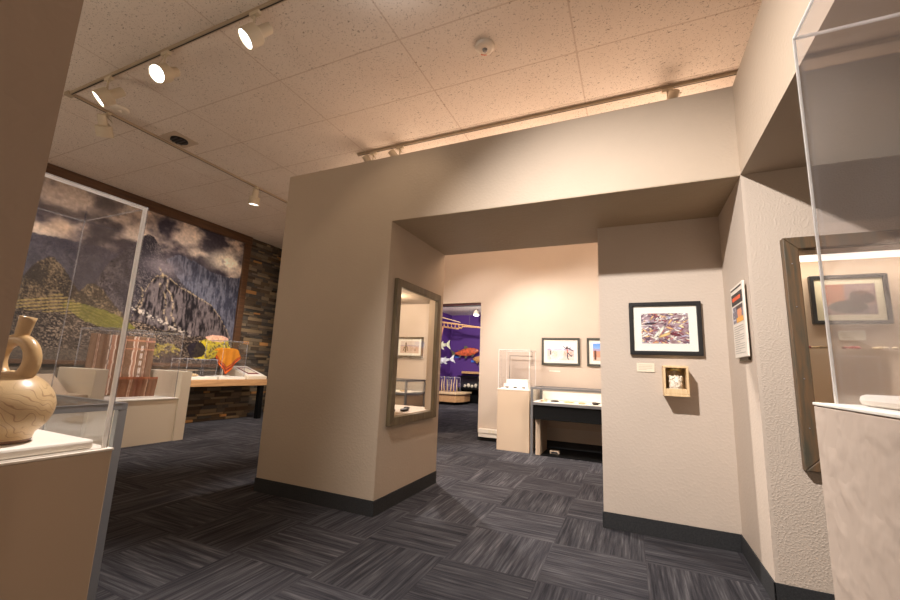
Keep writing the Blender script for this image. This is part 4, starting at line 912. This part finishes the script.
MB().tube([(-5.2, 10.9, 2.262), (-5.2, 10.9, 2.2)], .003, 5).build('cord', M['ink'], nt_)
pp = thing('gallery_platform', (-5.0, 11.2, 0), 'low wooden platform on the floor of the purple gallery', 'platform')
MB().prism([(-5.35, 10.9, .08), (-4.62, 10.9, .08), (-4.50, 11.3, .08), (-4.50, 11.75, .08), (-5.35, 11.75, .08)], (0, 0, .22)).build('body', M['slabwood'], pp, bev=.01)
MB().prism([(-5.37, 10.86, .30), (-4.60, 10.86, .30), (-4.46, 11.28, .30), (-4.46, 11.78, .30), (-5.37, 11.78, .30)], (0, 0, .06)).build('top_board', M['palewood'], pp, bev=.01)
MB().prism([(-5.30, 10.95, 0), (-4.66, 10.95, 0), (-4.55, 11.3, 0), (-4.55, 11.7, 0), (-5.30, 11.7, 0)], (0, 0, .08)).build('plinth', M['black'], pp)
for k, (x, w_) in enumerate([(-5.12, .18), (-4.80, .18)]):
    t_ = thing('clear_artifact_case', (x, 11.2, .36), ['left', 'right'][k]+' clear case of driftwood on the low gallery platform', 'display case', 'clear cases on the platform')
    cover(t_, x-w_*.7, x+w_*.7, 11.05, 11.35, .361, .78, 'acrylic', .008)
    rr = random.Random(20+k)
    for q in range(3):
        a = x-.1+.09*q; m_ = MB().tube([(a+rr.uniform(-.02, .02), 11.2, .362), (a+rr.uniform(-.02, .02), 11.2, .55), (a+rr.uniform(-.04, .04), 11.2, .72+.08*(q == 1))], [.022, .016, .008], 8)
        tag(m_.build('driftwood_post', M['palewood'], smooth=True, loc=(a, 11.2, .361)), ['left', 'middle', 'right'][q]+' pale driftwood stick in the '+['left', 'right'][k]+' platform case', 'driftwood', 'driftwood sticks on the gallery platform')
bc = thing('black_display_case', (-4.5, 12.0, 0), 'black display case against the purple wall with pale models inside', 'display case')
MB().box(-4.98, -3.9, 11.85, 12.18, .42, .47).build('shelf', M['black'], bc); MB().box(-4.98, -4.92, 11.85, 12.18, .0, .419).build('side_panel', M['black'], bc); MB().box(-3.96, -3.9, 11.85, 12.18, .0, .419).build('side_panel', M['black'], bc)
MB().box(-4.92, -3.961, 12.1, 12.18, 0, .419).build('back_panel', M['black'], bc); MB().box(-4.98, -3.9, 12.13, 12.18, .471, .80).build('display_back', M['darksteel'], bc); MB().box(-4.98, -3.9, 11.83, 12.18, .801, .83).build('top_rail', M['black'], bc)
for k in range(4): tag(MB().blob((-4.78+.12*k, 12.0, .52+.02*(k % 2)), (.05, .04, .05+.02*(k % 2)), 8, .3).build('stone_figure', M['cream'], smooth=True, loc=(-4.78+.12*k, 12, .471)), ['leftmost', 'second', 'third', 'rightmost'][k]+' small pale figure inside the black gallery case', 'figure', 'pale figures in the black case')
tag(MB().box(-4.90, -3.9, 11.98, 12.195, .90, .97).build('wall_shelf', M['slabwood'], bev=.006, loc=(-4.4, 12.1, .9)), 'pale wooden shelf plank above the black gallery case', 'shelf')
tag(MB().box(-5.06, -4.99, 11.95, 12.15, 0, .34).build('red_cushion', M['redcloth'], bev=.01, loc=(-5.02, 12.05, 0)), 'dark red upright block between the platform and the black case', 'block')
